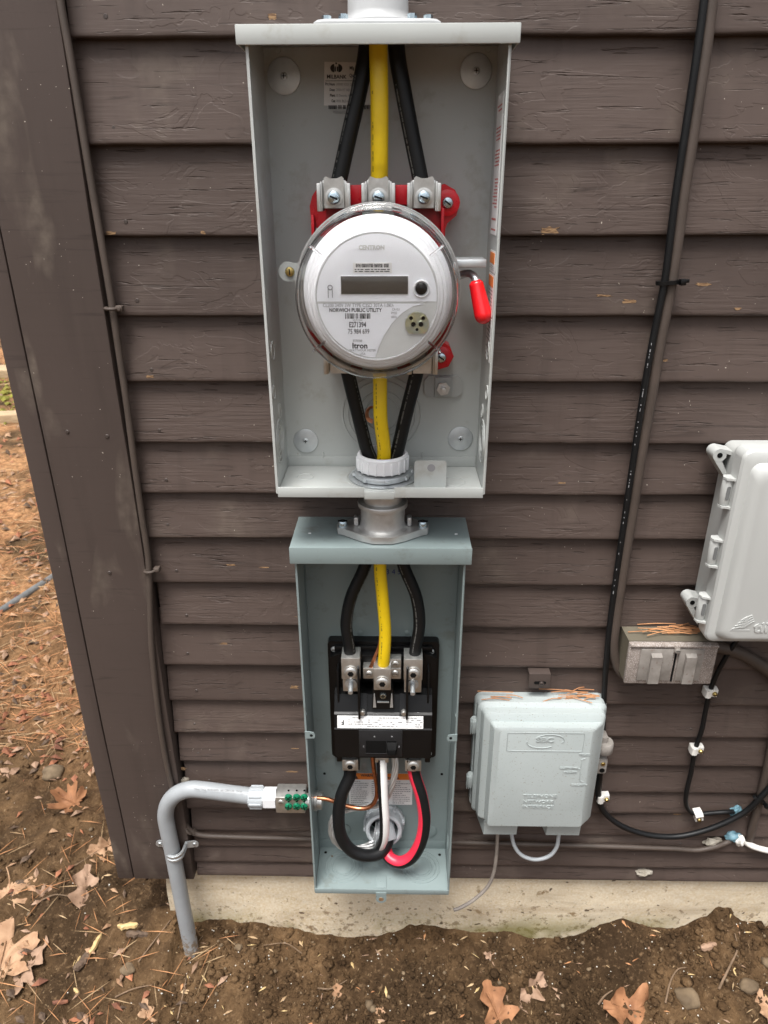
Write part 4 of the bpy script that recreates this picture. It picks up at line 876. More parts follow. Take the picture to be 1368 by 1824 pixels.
for s_ in (-1, 1): MB().lathe([(0, -.0775), (.0035, -.0772), (.0042, -.076), (.0042, -.07)], (KX + s_ * .0300, 0, zs2 + .0045), 'y', 16).build('shoulder_screw', 'alu', body)
# centre block with screw between the line lugs
zc_ = (-0.0176, -0.0750, 0.6402)[2]
b = MB(); b.frustum([[(KX + dx, y, z) for dx, z in ((-.0145, zc_ + .014 + e), (-.0125, zc_ + .0170 + e), (.0125, zc_ + .0170 + e), (.0145, zc_ + .014 + e), (.0160, zc_ - .022), (-.0160, zc_ - .022))] for y, e in ((-.040, 0), (-.073, -.001))]); cb_ = b.build('neutral_stand', 'bplast', br, 30)
link('screw', screw_mesh(.0052, .6, '+', 'screw'), cb_, (KX, -.0732, zc_ + .003))
b = MB()
for s_ in (-1, 1): b.prism([(KX + s_ * .0120, zc_ + .006), (KX + s_ * .0132, zc_ + .006), (KX + s_ * .0145, zc_ - .018), (KX + s_ * .0100, zc_ - .018)], (-.0745, -.0730), 'y')
b.box((KX - .0085, -.0745, zc_ - .0095), (KX + .0085, -.0730, zc_ - .0080)); b.each('stand_rib', 'zinc', cb_)
# label strip
A, Bp = (-0.0836, -0.0790, 0.5866), (0.0421, -0.0755, 0.6027)
lb = MB(); sl_ = [(A[0], -.0797, zs1 + .0012), (Bp[0], -.0797, zs1 + .0012), (Bp[0], -.0747, zs2 - .0016), (A[0], -.0747, zs2 - .0016)]
lb.add(sl_ + [(x, y + .0012, z) for x, y, z in sl_], [(0, 1, 2, 3), (7, 6, 5, 4), (0, 4, 5, 1), (1, 5, 6, 2), (2, 6, 7, 3), (3, 7, 4, 0)]); lbl = lb.build('rating_label', 'label', body)
dn = Vector((0, -.0797 + .0747, zs1 - zs2 + .0028)).normalized(); slope = math.atan2(.0050, zs2 - zs1 - .0028)
def on(u, v): return (A[0] + u * (Bp[0] - A[0]), -.0800 + .0050 * v - .0001, zs1 + .0012 + v * (zs2 - zs1 - .0028))
RS = Matrix.Rotation(RAD(90) - slope, 4, 'X')
text('print', 'F', on(.065, .5), .0100, 'ink', lbl, .00005, 'CENTER', .8, 0, RS @ Matrix.Rotation(RAD(180), 4, 'Z'), .0003)
r_ = random.Random(5); fp_ = MB()
for k in range(5):
    u = .13
    while u < .97:
        L = r_.uniform(.01, .05)
        if r_.random() < .62:
            v = .14 + k * .175; P = [on(u, v), on(u + L, v), on(u + L, v + .07), on(u, v + .07)]; fp_.add(P, [(0, 1, 2, 3)])
        u += L + .008
fp_.build('fine_print', 'greyink', lbl)
# handle window
A, Bp = (-0.0420, -0.0805, 0.5439), (0.0030, -0.0805, 0.5669)
b = MB(); b.box(((-0.0522, -0.0805, 0.5362)[0], -.0815, (-0.0522, -0.0805, 0.5362)[2]), ((0.0119, -0.0805, 0.5859)[0], -.0800, (0.0119, -0.0805, 0.5859)[2]), .0006); b.build('handle_surround', 'surround', body)
hw = MB().box((A[0], -.0819, A[2]), (Bp[0], -.0812, Bp[2])).build('handle_window', 'dark', body)
b = MB(); b.box((A[0] - .0008, -.0826, A[2] - .0010), (Bp[0] + .0008, -.0812, A[2] - .0002), .0002); b.box(((-0.0119, -0.0820, 0.5564)[0], -.0826, A[2]), ((-0.0109, -0.0820, 0.5564)[0], -.0812, Bp[2])); b.each('window_edge', 'surround', hw)
b = MB(); p = (-0.0036, -0.0830, 0.5574); b.frustum([[(p[0] + sx * w1, y, p[2] + sz * h1 + dz) for sx, sz in ((-1, -1), (1, -1), (1, 1), (-1, 1))] for y, w1, h1, dz in ((-.0820, .0075, .0070, 0), (-.0900, .0062, .0050, -.004), (-.0910, .0050, .0040, -.005))]); b.build('toggle_handle', 'dark', hw)
b = MB()
for px in ((-0.0292, -0.0816, 0.5749), (-0.0036, -0.0816, 0.5752)): b.lathe([(0, -.0002), (.0012, -.0002), (.0012, .001)], px, 'y', 10)
b.each('pin_hole', 'greyink', body)
text('print', 'ON', (-0.0452, -0.0816, 0.5556), .0030, 'greyink', body, .00005, 'CENTER', .9, RAD(90)); text('print', 'OFF', (0.0072, -0.0816, 0.5563), .0030, 'greyink', body, .00005, 'CENTER', .9, RAD(90))
# lugs
ls = screw_mesh(.0092, .32, 'hex', 'alu')
def blk(name, px0, py0, px1, py1, y0, y1, m_='alu', par=None): pass
def lug2(c, w_, h_, y0, y1, nm):
    b = MB(); b.box((c[0] - w_ / 2, y1, c[2] - h_ / 2), (c[0] + w_ / 2, y0, c[2] + h_ / 2), .0010); return b.build(nm, 'alu', br)
for px, s_ in (((-0.0621, -0.0700, 0.6900), -1), ((0.0263, -0.0700, 0.6890), 1)):
    l_ = lug2((px[0], 0, px[2]), .0265, .036, -.046, -.0745, 'line_lug')
    MB().lathe([(.0110, -.0747), (.0110, -.0760), (.0096, -.0763), (0, -.0763)], (px[0], 0, px[2] - .0058), 'y', 28).build('lug_collar', 'alu', l_)
    link('screw', ls, l_, (px[0], -.0762, px[2] - .0058))
    b = MB(); b.box((px[0] - .0125, -.066, px[2] - .0460), (px[0] + .0125, -.044, px[2] - .0185), .0010); l2 = b.build('terminal_plate', 'alu', br)
    MB().lathe([(.0085, -.0661), (.0085, -.0690), (0, -.0690)], (px[0] - .0005, 0, px[2] - .0305), 'y', 24).build('terminal_nut', 'zinc', l2)
    b = MB(); b.tube([(px[0] - .0005, -.068, px[2] - .0295), (px[0] - .0005, -.079, px[2] - .0315), (px[0] - .0005, -.086, px[2] - .0330)], .0034, 12); b.build('stud', 'zinc', l2)
px = (-0.0174, -0.0780, 0.6751)
l_ = lug2((px[0], 0, px[2] + .001), .0245, .0370, -.052, -.0800, 'neutral_lug'); MB().lathe([(.0110, -.0801), (.0110, -.0815), (.0096, -.0818), (0, -.0818)], (px[0], 0, px[2] - .004), 'y', 28).build('lug_collar', 'alu', l_); link('screw', ls, l_, (px[0], -.0816, px[2] - .004))
ss = screw_mesh(.0050, .4, 'x', 'alu')
nb = MB(); p1, p2 = (-0.0369, -0.0660, 0.6766), (0.0008, -0.0660, 0.6780); nb.box((p1[0] - .0085, -.066, p1[2] - .0100), (p2[0] + .0085, -.050, p1[2] + .0085), .001); nb.box((p2[0] - .0085, -.0655, p1[2] + .0087), (p2[0] + .0085, -.052, p1[2] + .0240), .001); nbar = nb.build('neutral_bar', 'alu', br)
for p in (p1, p2, (p2[0], 0, p2[2] + .016)): link('screw', ss, nbar, (p[0], -.0662, p[2] - .001))
b = MB(); b.box((KX - .0325, -.049, px[2] - .024), (KX + .0325, -.0345, px[2] + .020), .002); b.build('neutral_carrier', 'bplast', br)
for px in ((-0.0668, -0.0700, 0.5097), (0.0289, -0.0700, 0.5099)):
    l_ = lug2((px[0], 0, px[2]), .0245, .0215, -.044, -.0715, 'load_lug'); MB().lathe([(.0107, -.0716), (.0107, -.0732), (.0096, -.0736), (0, -.0736)], (px[0], 0, px[2] + .001), 'y', 28).build('lug_collar', 'alu', l_); link('screw', ls, l_, (px[0], -.0734, px[2] + .001))
b = MB()
for s_ in (-1, 1):
    b.box((KX + s_ * .0675 - .0042, -.062, zs0 - .024), (KX + s_ * .0675 + .0042, -.0345, zs0 + .001), .0015)
    b.box((KX + s_ * .0370 - .0008, -.072, zs0 - .030), (KX + s_ * .0370 + .0008, -.050, zs0 + .001))
b.each('load_barrier', 'bplast', br)
MB().box(((-0.0293, -0.0660, 0.5175)[0], -.068, (-0.0293, -0.0660, 0.5120)[2]), ((-0.0087, -0.0660, 0.5178)[0], -.058, (-0.0087, -0.0660, 0.5211)[2]), .0008).build('load_neutral_tail', 'alu', br)

# ================================================================ WIRES IN THE DISCONNECT
GW = 'wires looping below the breaker'
cable('feeder_wire', 'thick black wire looping from the lower left breaker lug', [(-0.0679, -0.0580, 0.4915), (-0.0698, -0.0620, 0.4760), (-0.0822, -0.0700, 0.4457), (-0.0872, -0.0760, 0.4083), (-0.0835, -0.0800, 0.3705), (-0.0679, -0.0820, 0.3421), (-0.0448, -0.0800, 0.3288), (-0.0223, -0.0720, 0.3261), (-0.0106, -0.0580, 0.3341), (-0.0090, -0.0400, 0.3392), (-0.0110, -0.0260, 0.3364)], .0098, 'cblack', GW)
def split_mats(name, label, pts, r, mats, f): return MB().tube(pts, r, 20, 8, mfun=f).build(name, mats, None, label=label, cat='wire', group=GW)
split_mats('feeder_wire', 'thick red wire with black stripe looping from the lower right breaker lug', [(0.0294, -0.0580, 0.4928), (0.0330, -0.0620, 0.4774), (0.0429, -0.0700, 0.4453), (0.0479, -0.0760, 0.4045), (0.0433, -0.0800, 0.3627), (0.0294, -0.0820, 0.3299), (0.0106, -0.0800, 0.3145), (-0.0068, -0.0720, 0.3149), (-0.0143, -0.0580, 0.3239), (-0.0164, -0.0400, 0.3327), (-0.0167, -0.0260, 0.3337)], .0098, ['pink', 'cblack'], lambda k, i: 1 if k in (16, 17, 18, 19, 0, 8, 9) else 0)
split_mats('neutral_wire', 'white wire with black stripe hanging from the middle of the breaker', [(-0.0191, -0.0620, 0.5161), (-0.0182, -0.0680, 0.4883), (-0.0165, -0.0760, 0.4448), (-0.0147, -0.0800, 0.4078), (-0.0157, -0.0780, 0.3693), (-0.0224, -0.0660, 0.3330), (-0.0237, -0.0500, 0.3183), (-0.0204, -0.0300, 0.3214)], .0078, ['white', 'cblack'], lambda k, i: 1 if k in (1, 2, 3, 4, 5, 6, 7) else 0)
cable('ground_wire', 'bare copper wire curving from the breaker to the side connector', [(-0.0338, -0.0580, 0.5178), (-0.0313, -0.0620, 0.4936), (-0.0271, -0.0640, 0.4613), (-0.0282, -0.0640, 0.4357), (-0.0372, -0.0640, 0.4190), (-0.0551, -0.0620, 0.4118), (-0.0802, -0.0600, 0.4165), (-0.1041, -0.0580, 0.4260), (-0.1265, -0.0570, 0.4282)], .0034, 'copper', cat='wire')
b = MB()
for k in range(7):
    a_ = 2 * math.pi * k / 6; rr = .0034 if k < 6 else 0; base_pts = [Vector(p) for p in ((0.0006, -0.0600, 0.5167), (0.0016, -0.0640, 0.4959), (-0.0026, -0.0660, 0.4683), (-0.0105, -0.0640, 0.4406), (-0.0231, -0.0580, 0.4177), (-0.0467, -0.0520, 0.4050), (-0.0723, -0.0500, 0.3976), (-0.0931, -0.0620, 0.3968), (-0.1004, -0.0680, 0.3788), (-0.0954, -0.0720, 0.3538), (-0.0763, -0.0680, 0.3306), (-0.0512, -0.0600, 0.3217), (-0.0347, -0.0540, 0.3266), (-0.0240, -0.0380, 0.3290))]
    P = spline(base_pts, 8); Q = []
    for i, p_ in enumerate(P):
        T_ = (P[min(i + 1, len(P) - 1)] - P[max(i - 1, 0)]).normalized(); u = Vector((0, -1, 0)); u = (u - T_ * u.dot(T_)).normalized(); w2 = T_.cross(u); an = a_ + i * .16; fr = 1 + .5 * max(0, (i - 60) / 45)
        Q.append(p_ + (u * math.cos(an) + w2 * math.sin(an)) * rr * fr)
    b.tube(Q, .0019, 7, raw=True)
b.build('neutral_strand', 'galv', None, label='bare silver stranded conductor twisting behind the white wire', cat='wire')
cable('feeder_sheath', 'grey sheathed cable end inside the round bushing of the lower box', [(fb[0] + .004, .0, fb[2] + .002), (fb[0] + .004, -.030, fb[2] + .001), (fb[0] + .006, -.046, fb[2] - .004), (fb[0] + .009, -.054, fb[2] - .012)], .0130, 'pvcl')
b = MB(); r_ = random.Random(4)
for k in range(34):
    a_ = r_.uniform(0, 6.28); q = r_.uniform(.004, .013); p0 = Vector((fb[0] - .007 + q * math.cos(a_) * .6, -.030, fb[2] + .002 + q * math.sin(a_)))
    b.tube([p0, p0 + Vector((r_.uniform(-.004, .002), -.022, r_.uniform(-.008, .004))), p0 + Vector((r_.uniform(-.008, .004), -.034, r_.uniform(-.022, -.006)))], .0008, 5, 4)
b.build('shield_strands', 'zinc', None, label='frayed silver shield strands spilling from the round bushing', cat='wire')
b = MB()
for k in range(4):
    o_ = Vector((.0014 * math.cos(k * 1.6), .001 * math.sin(k), .0014 * math.sin(k * 1.6)))
    b.tube([Vector(p) + o_ for p in ((-0.0191, -0.0600, 0.7431), (-0.0216, -0.0600, 0.7196), (-0.0280, -0.0620, 0.7019), (-0.0337, -0.0640, 0.6869), (-0.0370, -0.0640, 0.6790))], .0011, 6, 5)
b.build('bond_wire', 'copper', None, label='short stranded copper wire joining the small neutral screw beside the yellow cable', cat='wire')

# ================================================================ PVC GROUNDING CONDUIT
PY = -.046
cable('pvc_conduit', 'grey plastic pipe rising from the soil and bending right to the box', [(-0.3664, -0.0470, -0.0400), (-0.3683, -0.0460, 0.0301), (-0.3711, -0.0460, 0.1646), (-0.3725, -0.0460, 0.2816), (-0.3743, -0.0460, 0.3425), (-0.3739, -0.0460, 0.3752), (-0.3658, -0.0460, 0.4024), (-0.3497, -0.0460, 0.4220), (-0.3277, -0.0460, 0.4319), (-0.3061, -0.0460, 0.4310), (-0.2723, -0.0460, 0.4255), (-0.2294, -0.0460, 0.4189)], .0131, 'pvc', cat='conduit', seg=24)
R180 = Matrix.Rotation(RAD(90), 4, 'X') @ Matrix.Rotation(RAD(177), 4, 'Z')
pc_ = bpy.data.objects['pvc_conduit']
text('print', 'PVC  SCHED 80  0091818  DEL PVC', ((-0.2784, -0.0592, 0.4424)[0], -.0592, (-0.2784, -0.0592, 0.4424)[2] + .002), .0062, 'greyink', pc_, .0001, 'CENTER', .80, 0, R180)
cp0, cp1, cp2, cp3 = (-0.2331, -0.0460, 0.4177)[0], (-0.2096, -0.0460, 0.4168)[0], (-0.1888, -0.0460, 0.4159)[0], (-0.1354, -0.0460, 0.4155)[0]
cz = (-0.2096, -0.0460, 0.4168)[2]
cf = thing('conduit_adapter', 'pale grey threaded adapter on the end of the plastic pipe', 'conduit fitting', (cp1, PY, cz - .016))
b = MB(); b.X = Matrix.Identity(4); b.lathe([(0, cp0), (.0150, cp0), (.0160, cp0 + .001), (.0165, cp1 - .001), (.0160, cp1), (0, cp1)], (0, PY, cz), 'x', 40); b.build('socket', 'pvcl', cf)
b = MB()
for k in range(8):
    a_ = RAD(45 * k); b.box((cp0 + .002, PY + .0158 * math.cos(a_) - .002, cz + .0158 * math.sin(a_) - .002), (cp1 - .002, PY + .0158 * math.cos(a_) + .002, cz + .0158 * math.sin(a_) + .002), .0008)
b.build('grip_rib', 'pvcl', cf)
b = MB(); b.prism([(PY + .0165 * math.cos(RAD(60 * k + 30)), cz + .0165 * math.sin(RAD(60 * k + 30))) for k in range(6)], (cp1 + .0003, cp2 - .0003), 'x'); b.build('hex_collar', 'mwhite', cf)
gbk = thing('ground_bar', 'small metal ground bar block with six green screws beside the lower box', 'ground bar', (cp2, PY, cz - .018))
b = MB(); b.box((cp2 + .0005, PY - .016, cz - .0172), (cp3 - .006, PY + .014, cz + .0160), .0015); gblk = b.build('block', 'alu', gbk)
gs = MB(); gs.lathe([(0, -.0045), (.0035, -.0045), (.0056, -.0036), (.0060, -.0016), (.0060, 0)], (0, 0, 0), 'y', 20); gs.box((-.0052, -.0048, -.0007), (.0052, -.003, .0007), mi=1); gs.box((-.0007, -.0048, -.0052), (.0007, -.003, .0052), mi=1); gs = gs.mesh('green_screw', ['green', 'dark'])
for px in ((-0.1664, -0.0630, 0.4338), (-0.1535, -0.0630, 0.4340), (-0.1415, -0.0630, 0.4341), (-0.1675, -0.0630, 0.4147), (-0.1545, -0.0630, 0.4149), (-0.1424, -0.0630, 0.4151)): link('green_screw', gs, gbk, (px[0], PY - .0158, px[2] + .001)).rotation_euler = (0, RAD(rnd.uniform(0, 90)), 0)
b = MB()
for px in ((-0.1656, -0.0630, 0.4479), (-0.1528, -0.0630, 0.4481), (-0.1408, -0.0630, 0.4482), (-0.1669, -0.0630, 0.4249), (-0.1540, -0.0630, 0.4251), (-0.1419, -0.0630, 0.4253)): b.lathe([(0, -.0004), (.0017, -.0004), (.0017, .0005)], (px[0], PY - .0160, px[2]), 'y', 12)
b.each('wire_hole', 'dark', gbk)
link('screw', screw_mesh(.0048, .4, 'x', 'alu'), gbk, ((-0.1796, -0.0620, 0.4231)[0], PY - .0160, (-0.1796, -0.0620, 0.4231)[2]))
b = MB(); b.lathe([(0, cp3 - .0058), (.0115, cp3 - .0058), (.0115, DX0 + .0018), (.0155, DX0 + .0018), (.0158, DX0 + .0060), (.0135, DX0 + .0065), (.0135, DX0 + .0135), (.0110, DX0 + .0150), (0, DX0 + .0150)], (0, PY - .006, cz), 'x', 32); b.build('threaded_connector', 'alu', gbk)
# strap
st = thing('pipe_strap', 'zinc two hole strap holding the grey pipe to the corner board', 'pipe strap', (-0.3777, -0.0300, 0.2693))
sc = (-0.3683, -0.0460, 0.2922); b = MB(); n = 20
o1, o2 = [], []
for k in range(n + 1):
    a_ = math.pi + math.pi * k / n; o1.append((sc[0] + .0150 * math.cos(a_), PY + .0150 * math.sin(a_))); o2.append((sc[0] + .0133 * math.cos(a_), PY + .0133 * math.sin(a_)))
o1 = [(sc[0] - .0155, -.0320)] + o1 + [(sc[0] + .0155, -.0320)]; o2 = [(sc[0] - .0135, -.0320)] + o2 + [(sc[0] + .0135, -.0320)]
sec = o1 + o2[::-1]; b.prism(sec, (sc[2] - .0075, sc[2] + .0075), 'z'); 
for dz in (-.0040, .0040):
    b.prism([(x + (x - sc[0]) * .06, y + (y - PY) * .06) for x, y in o1] + o1[::-1], (sc[2] + dz - .0012, sc[2] + dz + .0012), 'z')
b.build('saddle', 'zinc', st, 30)
for s_ in (-1, 1):
    b = MB(); x0_ = sc[0] + s_ * .0145
    b.prism([(x0_, sc[2] - .0070), (x0_ + s_ * .014, sc[2] - .0040)] + [(x0_ + s_ * (.014 + .0080 * math.cos(t)), sc[2] + .0025 + .0075 * math.sin(t)) for t in [RAD(-60 + 15 * k) for k in range(11)]] + [(x0_, sc[2] + .0075)], (-.0330, -.0312), 'y'); ear = b.build('ear', 'zinc', st, 30)
    link('screw', screw_mesh(.0034, .5, '+', 'zinc'), ear, (x0_ + s_ * .015, -.0331, sc[2] + .003))

# ================================================================ TELEPHONE BOX
tn = thing('telephone_box', 'pale blue grey plastic telephone box with embossed lettering on the clapboards', 'telephone box', (0.2296, -0.0200, 0.3336))
def loops(spec, r=.012):   # spec: (x0, z0, x1, z1, y) rounded rectangles
    return [[(x, y, z) for x, z in rrect(x0, z0, x1, z1, rr)] for x0, z0, x1, z1, y, rr in spec]
x0, x1 = (0.1249, -0.0450, 0.5134)[0], (0.3175, -0.0450, 0.5159)[0]; z0, z1 = (0.2208, -0.0450, 0.3895)[2], (0.2154, -0.0450, 0.6095)[2]
MB().frustum(loops([(x0 - .002, z0 - .002, x1 + .004, z1 - .004, -.0150, .012), (x0 - .002, z0 - .002, x1 + .004, z1 - .004, -.0300, .012)])).build('base', 'tni', tn, 30)
zt1, zt2, zt3, zt4 = (0.2153, -0.0480, 0.6036)[2], (0.2128, -0.0620, 0.6037)[2], (0.2130, -0.0660, 0.5925)[2], (0.2180, -0.0840, 0.5904)[2]
xa, xb = (0.1560, -0.0840, 0.5173)[0], (0.2886, -0.0840, 0.5191)[0]; zlow = (0.2061, -0.0840, 0.4344)[2]
cvr = MB().frustum(loops([(x0, z0, x1, z1, -.0305, .011), (x0, z0, x1, z1, -.0440, .011), (x0 + .002, z0 + .002, x1 - .002, z1 - .002, -.0460, .010), (x0 + .005, z0 + .004, x1 - .004, zt1, -.0490, .008), (x0 + .008, z0 + .005, x1 - .006, zt2 + .001, -.0620, .007), (x0 + .010, z0 + .006, x1 - .008, zt2 - .002, -.0640, .006), (x0 + .017, z0 + .007, x1 - .010, zt3, -.0670, .005), ((xa + x0 + .017) / 2 - .003, z0 + .010, xb + .004, zt4 + .004, -.0820, .005), (xa - .003, zlow - .001, xb, zt4, -.0840, .004)])).build('cover', 'tni', tn, 28)
YC = -.0843
def emb(s, p, size, sx=1., ext=.0005, bold=.0002, y=YC): text('embossed_print', s, (p[0], y, p[2]), size, 'tni', cvr, ext, 'CENTER', sx, 0, None, bold)
emb('SBC', (0.2202, -0.0850, 0.5737), .0120, 1.25, bold=.0004)
emb('TELEPHONE', (0.2223, -0.0850, 0.4645), .0090, 1.05); emb('NETWORK', (0.2207, -0.0850, 0.4531), .0090, 1.05); emb('INTERFACE', (0.2207, -0.0850, 0.4427), .0090, 1.05)
emb('TELCO', (0.2811, -0.0850, 0.5469), .0048, 1.1); emb('CUSTOMER', (0.2607, -0.0850, 0.5208), .0050, 1.1); emb('ACCESS', (0.2632, -0.0850, 0.5131), .0050, 1.1); emb('SECURITY', (0.2793, -0.0850, 0.4879), .0048, 1.1)
b = MB()
for pts in ([(0.2829, -0.0842, 0.5398), (0.2774, -0.0842, 0.5376), (0.2782, -0.0842, 0.5300), (0.2776, -0.0842, 0.5202), (0.2736, -0.0842, 0.5191)], [(0.2777, -0.0842, 0.5191), (0.2793, -0.0842, 0.4971), (0.2847, -0.0842, 0.4939)]): b.tube(pts, .0007, 6, raw=True)
c_ = (0.2213, -0.0842, 0.5719)
b.tube([(c_[0] + .021 * math.cos(RAD(t)) * (1.0) + .006, c_[1], c_[2] + .010 * math.sin(RAD(t)) + .002) for t in range(-30, 175, 15)], .0007, 6, 2); b.tube([(c_[0] + .021 * math.cos(RAD(t)) - .006, c_[1], c_[2] + .010 * math.sin(RAD(t)) - .003) for t in range(170, 330, 15)], .0007, 6, 2)
A, Bp = (0.1652, -0.0842, 0.5532), (0.2768, -0.0842, 0.5872)
o = rrect(A[0], A[2], Bp[0], Bp[2], .003); b.tube([(x, -.0842, z) for x, z in o + o[:1]], .0005, 5, raw=True)
b.build('embossed_line', 'tni', cvr)
for px, py in (((0.1710, -0.0450, 0.3602), 0), ((0.2716, -0.0450, 0.3593), 1)):
    b = MB(); w_ = .0265; zt, zb_ = z0 + .002, (0.1807, -0.0550, 0.3590)[2]
    b.frustum([[(px[0] - w_ - .008, -.018, z), (px[0] + w_, -.018, z), (px[0] + w_, -.062 if q else -.066, z), (px[0] - w_, -.062 if q else -.066, z)] for z, q in ((zt, 0), (zb_ + .002, 1), (zb_, 1))]); b.build('cable_shroud', 'tni', tn, 25)
for p in ((0.1210, -0.0350, 0.5596), (0.1202, -0.0350, 0.4486)):
    b = MB(); b.lathe([(0, -.013), (.0050, -.013), (.0055, -.012), (.0055, .012), (.0045, .0135), (0, .0135)], (p[0] + .001, -.036, p[2]), 'z', 18)
    for k in range(3): b.box((p[0] - .005 + .003 * k, -.043, p[2] - .0125), (p[0] - .0038 + .003 * k, -.034, p[2] + .011), .0003)
    b.build('hinge', 'tni', tn)
p = (0.3266, -0.0450, 0.5326)
b = MB(); b.lathe([(0, -.014), (.0115, -.014), (.0130, -.012), (.0130, .004), (.0115, .006), (0, .006)], (p[0] - .004, -.045, p[2]), 'z', 28); b.box((p[0] - .016, -.050, p[2] - .012), (p[0], -.030, p[2] + .016), .004); la = b.build('latch', 'castlid', tn)
p2 = (0.3230, -0.0450, 0.4923); b = MB(); b.box((p2[0] - .010, -.050, p2[2] - .0160), (p2[0] + .0075, -.026, p2[2] + .0140), .003); lk = b.build('lock_tab', 'castlid', tn); link('screw', screw_mesh(.0035, .5, 'x', 'brass'), lk, (p2[0], -.0502, p2[2] + .005)); MB().lathe([(0, -.0003), (.0042, -.0003), (.0042, .001)], (p2[0], -.0502, p2[2] - .008), 'y', 18).build('lock_hole', 'dark', lk)
GT = None
cable('telephone_wire', 'thin grey wire end dangling below the telephone box over the foundation', [(0.1701, -0.0400, 0.3547), (0.1717, -0.0400, 0.3294), (0.1727, -0.0400, 0.2839), (0.1701, -0.0420, 0.2448), (0.1607, -0.0460, 0.2169), (0.1391, -0.0520, 0.1937), (0.1169, -0.0580, 0.1816), (0.1032, -0.0620, 0.1796)], .0030, 'tancable', cat='wire', seg=10)
cable('telephone_wire', 'short pale wire loop hanging between the feet of the telephone box', [(0.1931, -0.0400, 0.3551), (0.1958, -0.0400, 0.3298), (0.2028, -0.0420, 0.3064), (0.2169, -0.0440, 0.2894), (0.2388, -0.0450, 0.2831), (0.2599, -0.0440, 0.2902), (0.2708, -0.0420, 0.3076), (0.2727, -0.0400, 0.3310), (0.2712, -0.0400, 0.3563)], .0032, 'pvcl', cat='wire', seg=10)
# small bracket above it
p = (0.2164, -0.0300, 0.6390); bk = thing('wall_bracket', 'small brown painted bracket just above the telephone box', 'bracket', (p[0], -.015, p[2] - .016))
b = MB(); b.box((p[0] - .0160, -.0310, p[2] - .0140), (p[0] + .0160, -.0285, p[2] + .0120), .001); b.box((p[0] - .0160, -.0312, p[2] + .0100), (p[0] + .0160, -.0120, p[2] + .0125), .001); bo_ = b.build('plate', 'trim', bk)
MB().prism(rrect(p[0] - .008, p[2] - .006, p[0] + .010, p[2] - .001, .0024), (-.0315, -.0305), 'y').build('slot', 'dark', bo_); link('screw', screw_mesh(.0036, .6, 'x', 'nail'), bo_, (p[0] + .003, -.0314, p[2] - .0045))

# ================================================================ GREY UTILITY ENCLOSURE (right edge)
te = thing('utility_enclosure', 'large light grey plastic enclosure with side hinges at the right edge', 'enclosure', (.55, -.02, .755))
ex0 = (0.4154, -0.1000, 0.7690)[0] - .002; ez0, ez1 = (0.4483, -0.0950, 0.7553)[2], (0.4259, -0.0950, 1.0236)[2]; EX1 = ex0 + .30
MB().frustum(loops([(ex0 + .012, ez0 + .004, EX1 - .012, ez1 - .012, -.018, .010), (ex0 + .008, ez0 + .002, EX1 - .008, ez1 - .008, -.066, .010), (ex0 + .003, ez0, EX1 - .003, ez1, -.0665, .010), (ex0 + .003, ez0, EX1 - .003, ez1, -.0720, .010)])).build('base', 'tii', te, 28)
lid = MB().frustum(loops([(ex0 + .004, ez0 + .001, EX1 - .004, ez1 - .001, -.0725, .012), (ex0, ez0 - .001, EX1, ez1 + .001, -.0735, .012), (ex0, ez0 - .001, EX1, ez1 + .001, -.0930, .012), (ex0 + .002, ez0 + .001, EX1 - .002, ez1 - .001, -.0965, .011), (ex0 + .006, ez0 + .005, EX1 - .006, ez1 - .005, -.0985, .009), (ex0 + .0105, ez0 + .007, EX1 - .0105, ez1 - .014, -.0990, .012), (ex0 + .0125, ez0 + .008, EX1 - .0125, ez1 - .016, -.1030, .014), (ex0 + .0150, ez0 + .0095, EX1 - .0150, ez1 - .019, -.1065, .016), (ex0 + .0190, ez0 + .012, EX1 - .0190, ez1 - .023, -.1085, .016), (ex0 + .0240, ez0 + .015, EX1 - .0240, ez1 - .028, -.1092, .016)])).build('lid', 'tii', te, 26)
for p in ((0.4083, -0.0850, 0.9655), (0.4114, -0.0850, 0.8824), (0.4116, -0.0850, 0.7987)):
    hx_, hz_ = ex0 - .0005, p[2]
    b = MB()
    b.lathe([(0, -.0165), (.0062, -.0165), (.0066, -.0155), (.0066, .0155), (.0062, .0165), (0, .0165)], (hx_ - .004, -.0800, hz_), 'z', 22)
    for dz in (-.0185, .0185): b.prism([(hx_ - .0110, -.0800), (hx_ - .0090, -.0870), (hx_ - .0030, -.0890), (hx_ + .0060, -.0935), (hx_ + .0180, -.0985), (hx_ + .0180, -.0925), (hx_ + .0060, -.0720), (hx_ - .0080, -.0740)], (hz_ + dz - .0014, hz_ + dz + .0014), 'z')
    hg = b.build('hinge', 'tii', te, 30)
    MB().prism(rrect(hx_ - .0062, hz_ - .0090, hx_ - .0018, hz_ + .0090, .002), (-.0871, -.0860), 'y').build('hinge_slot', 'hose', hg)
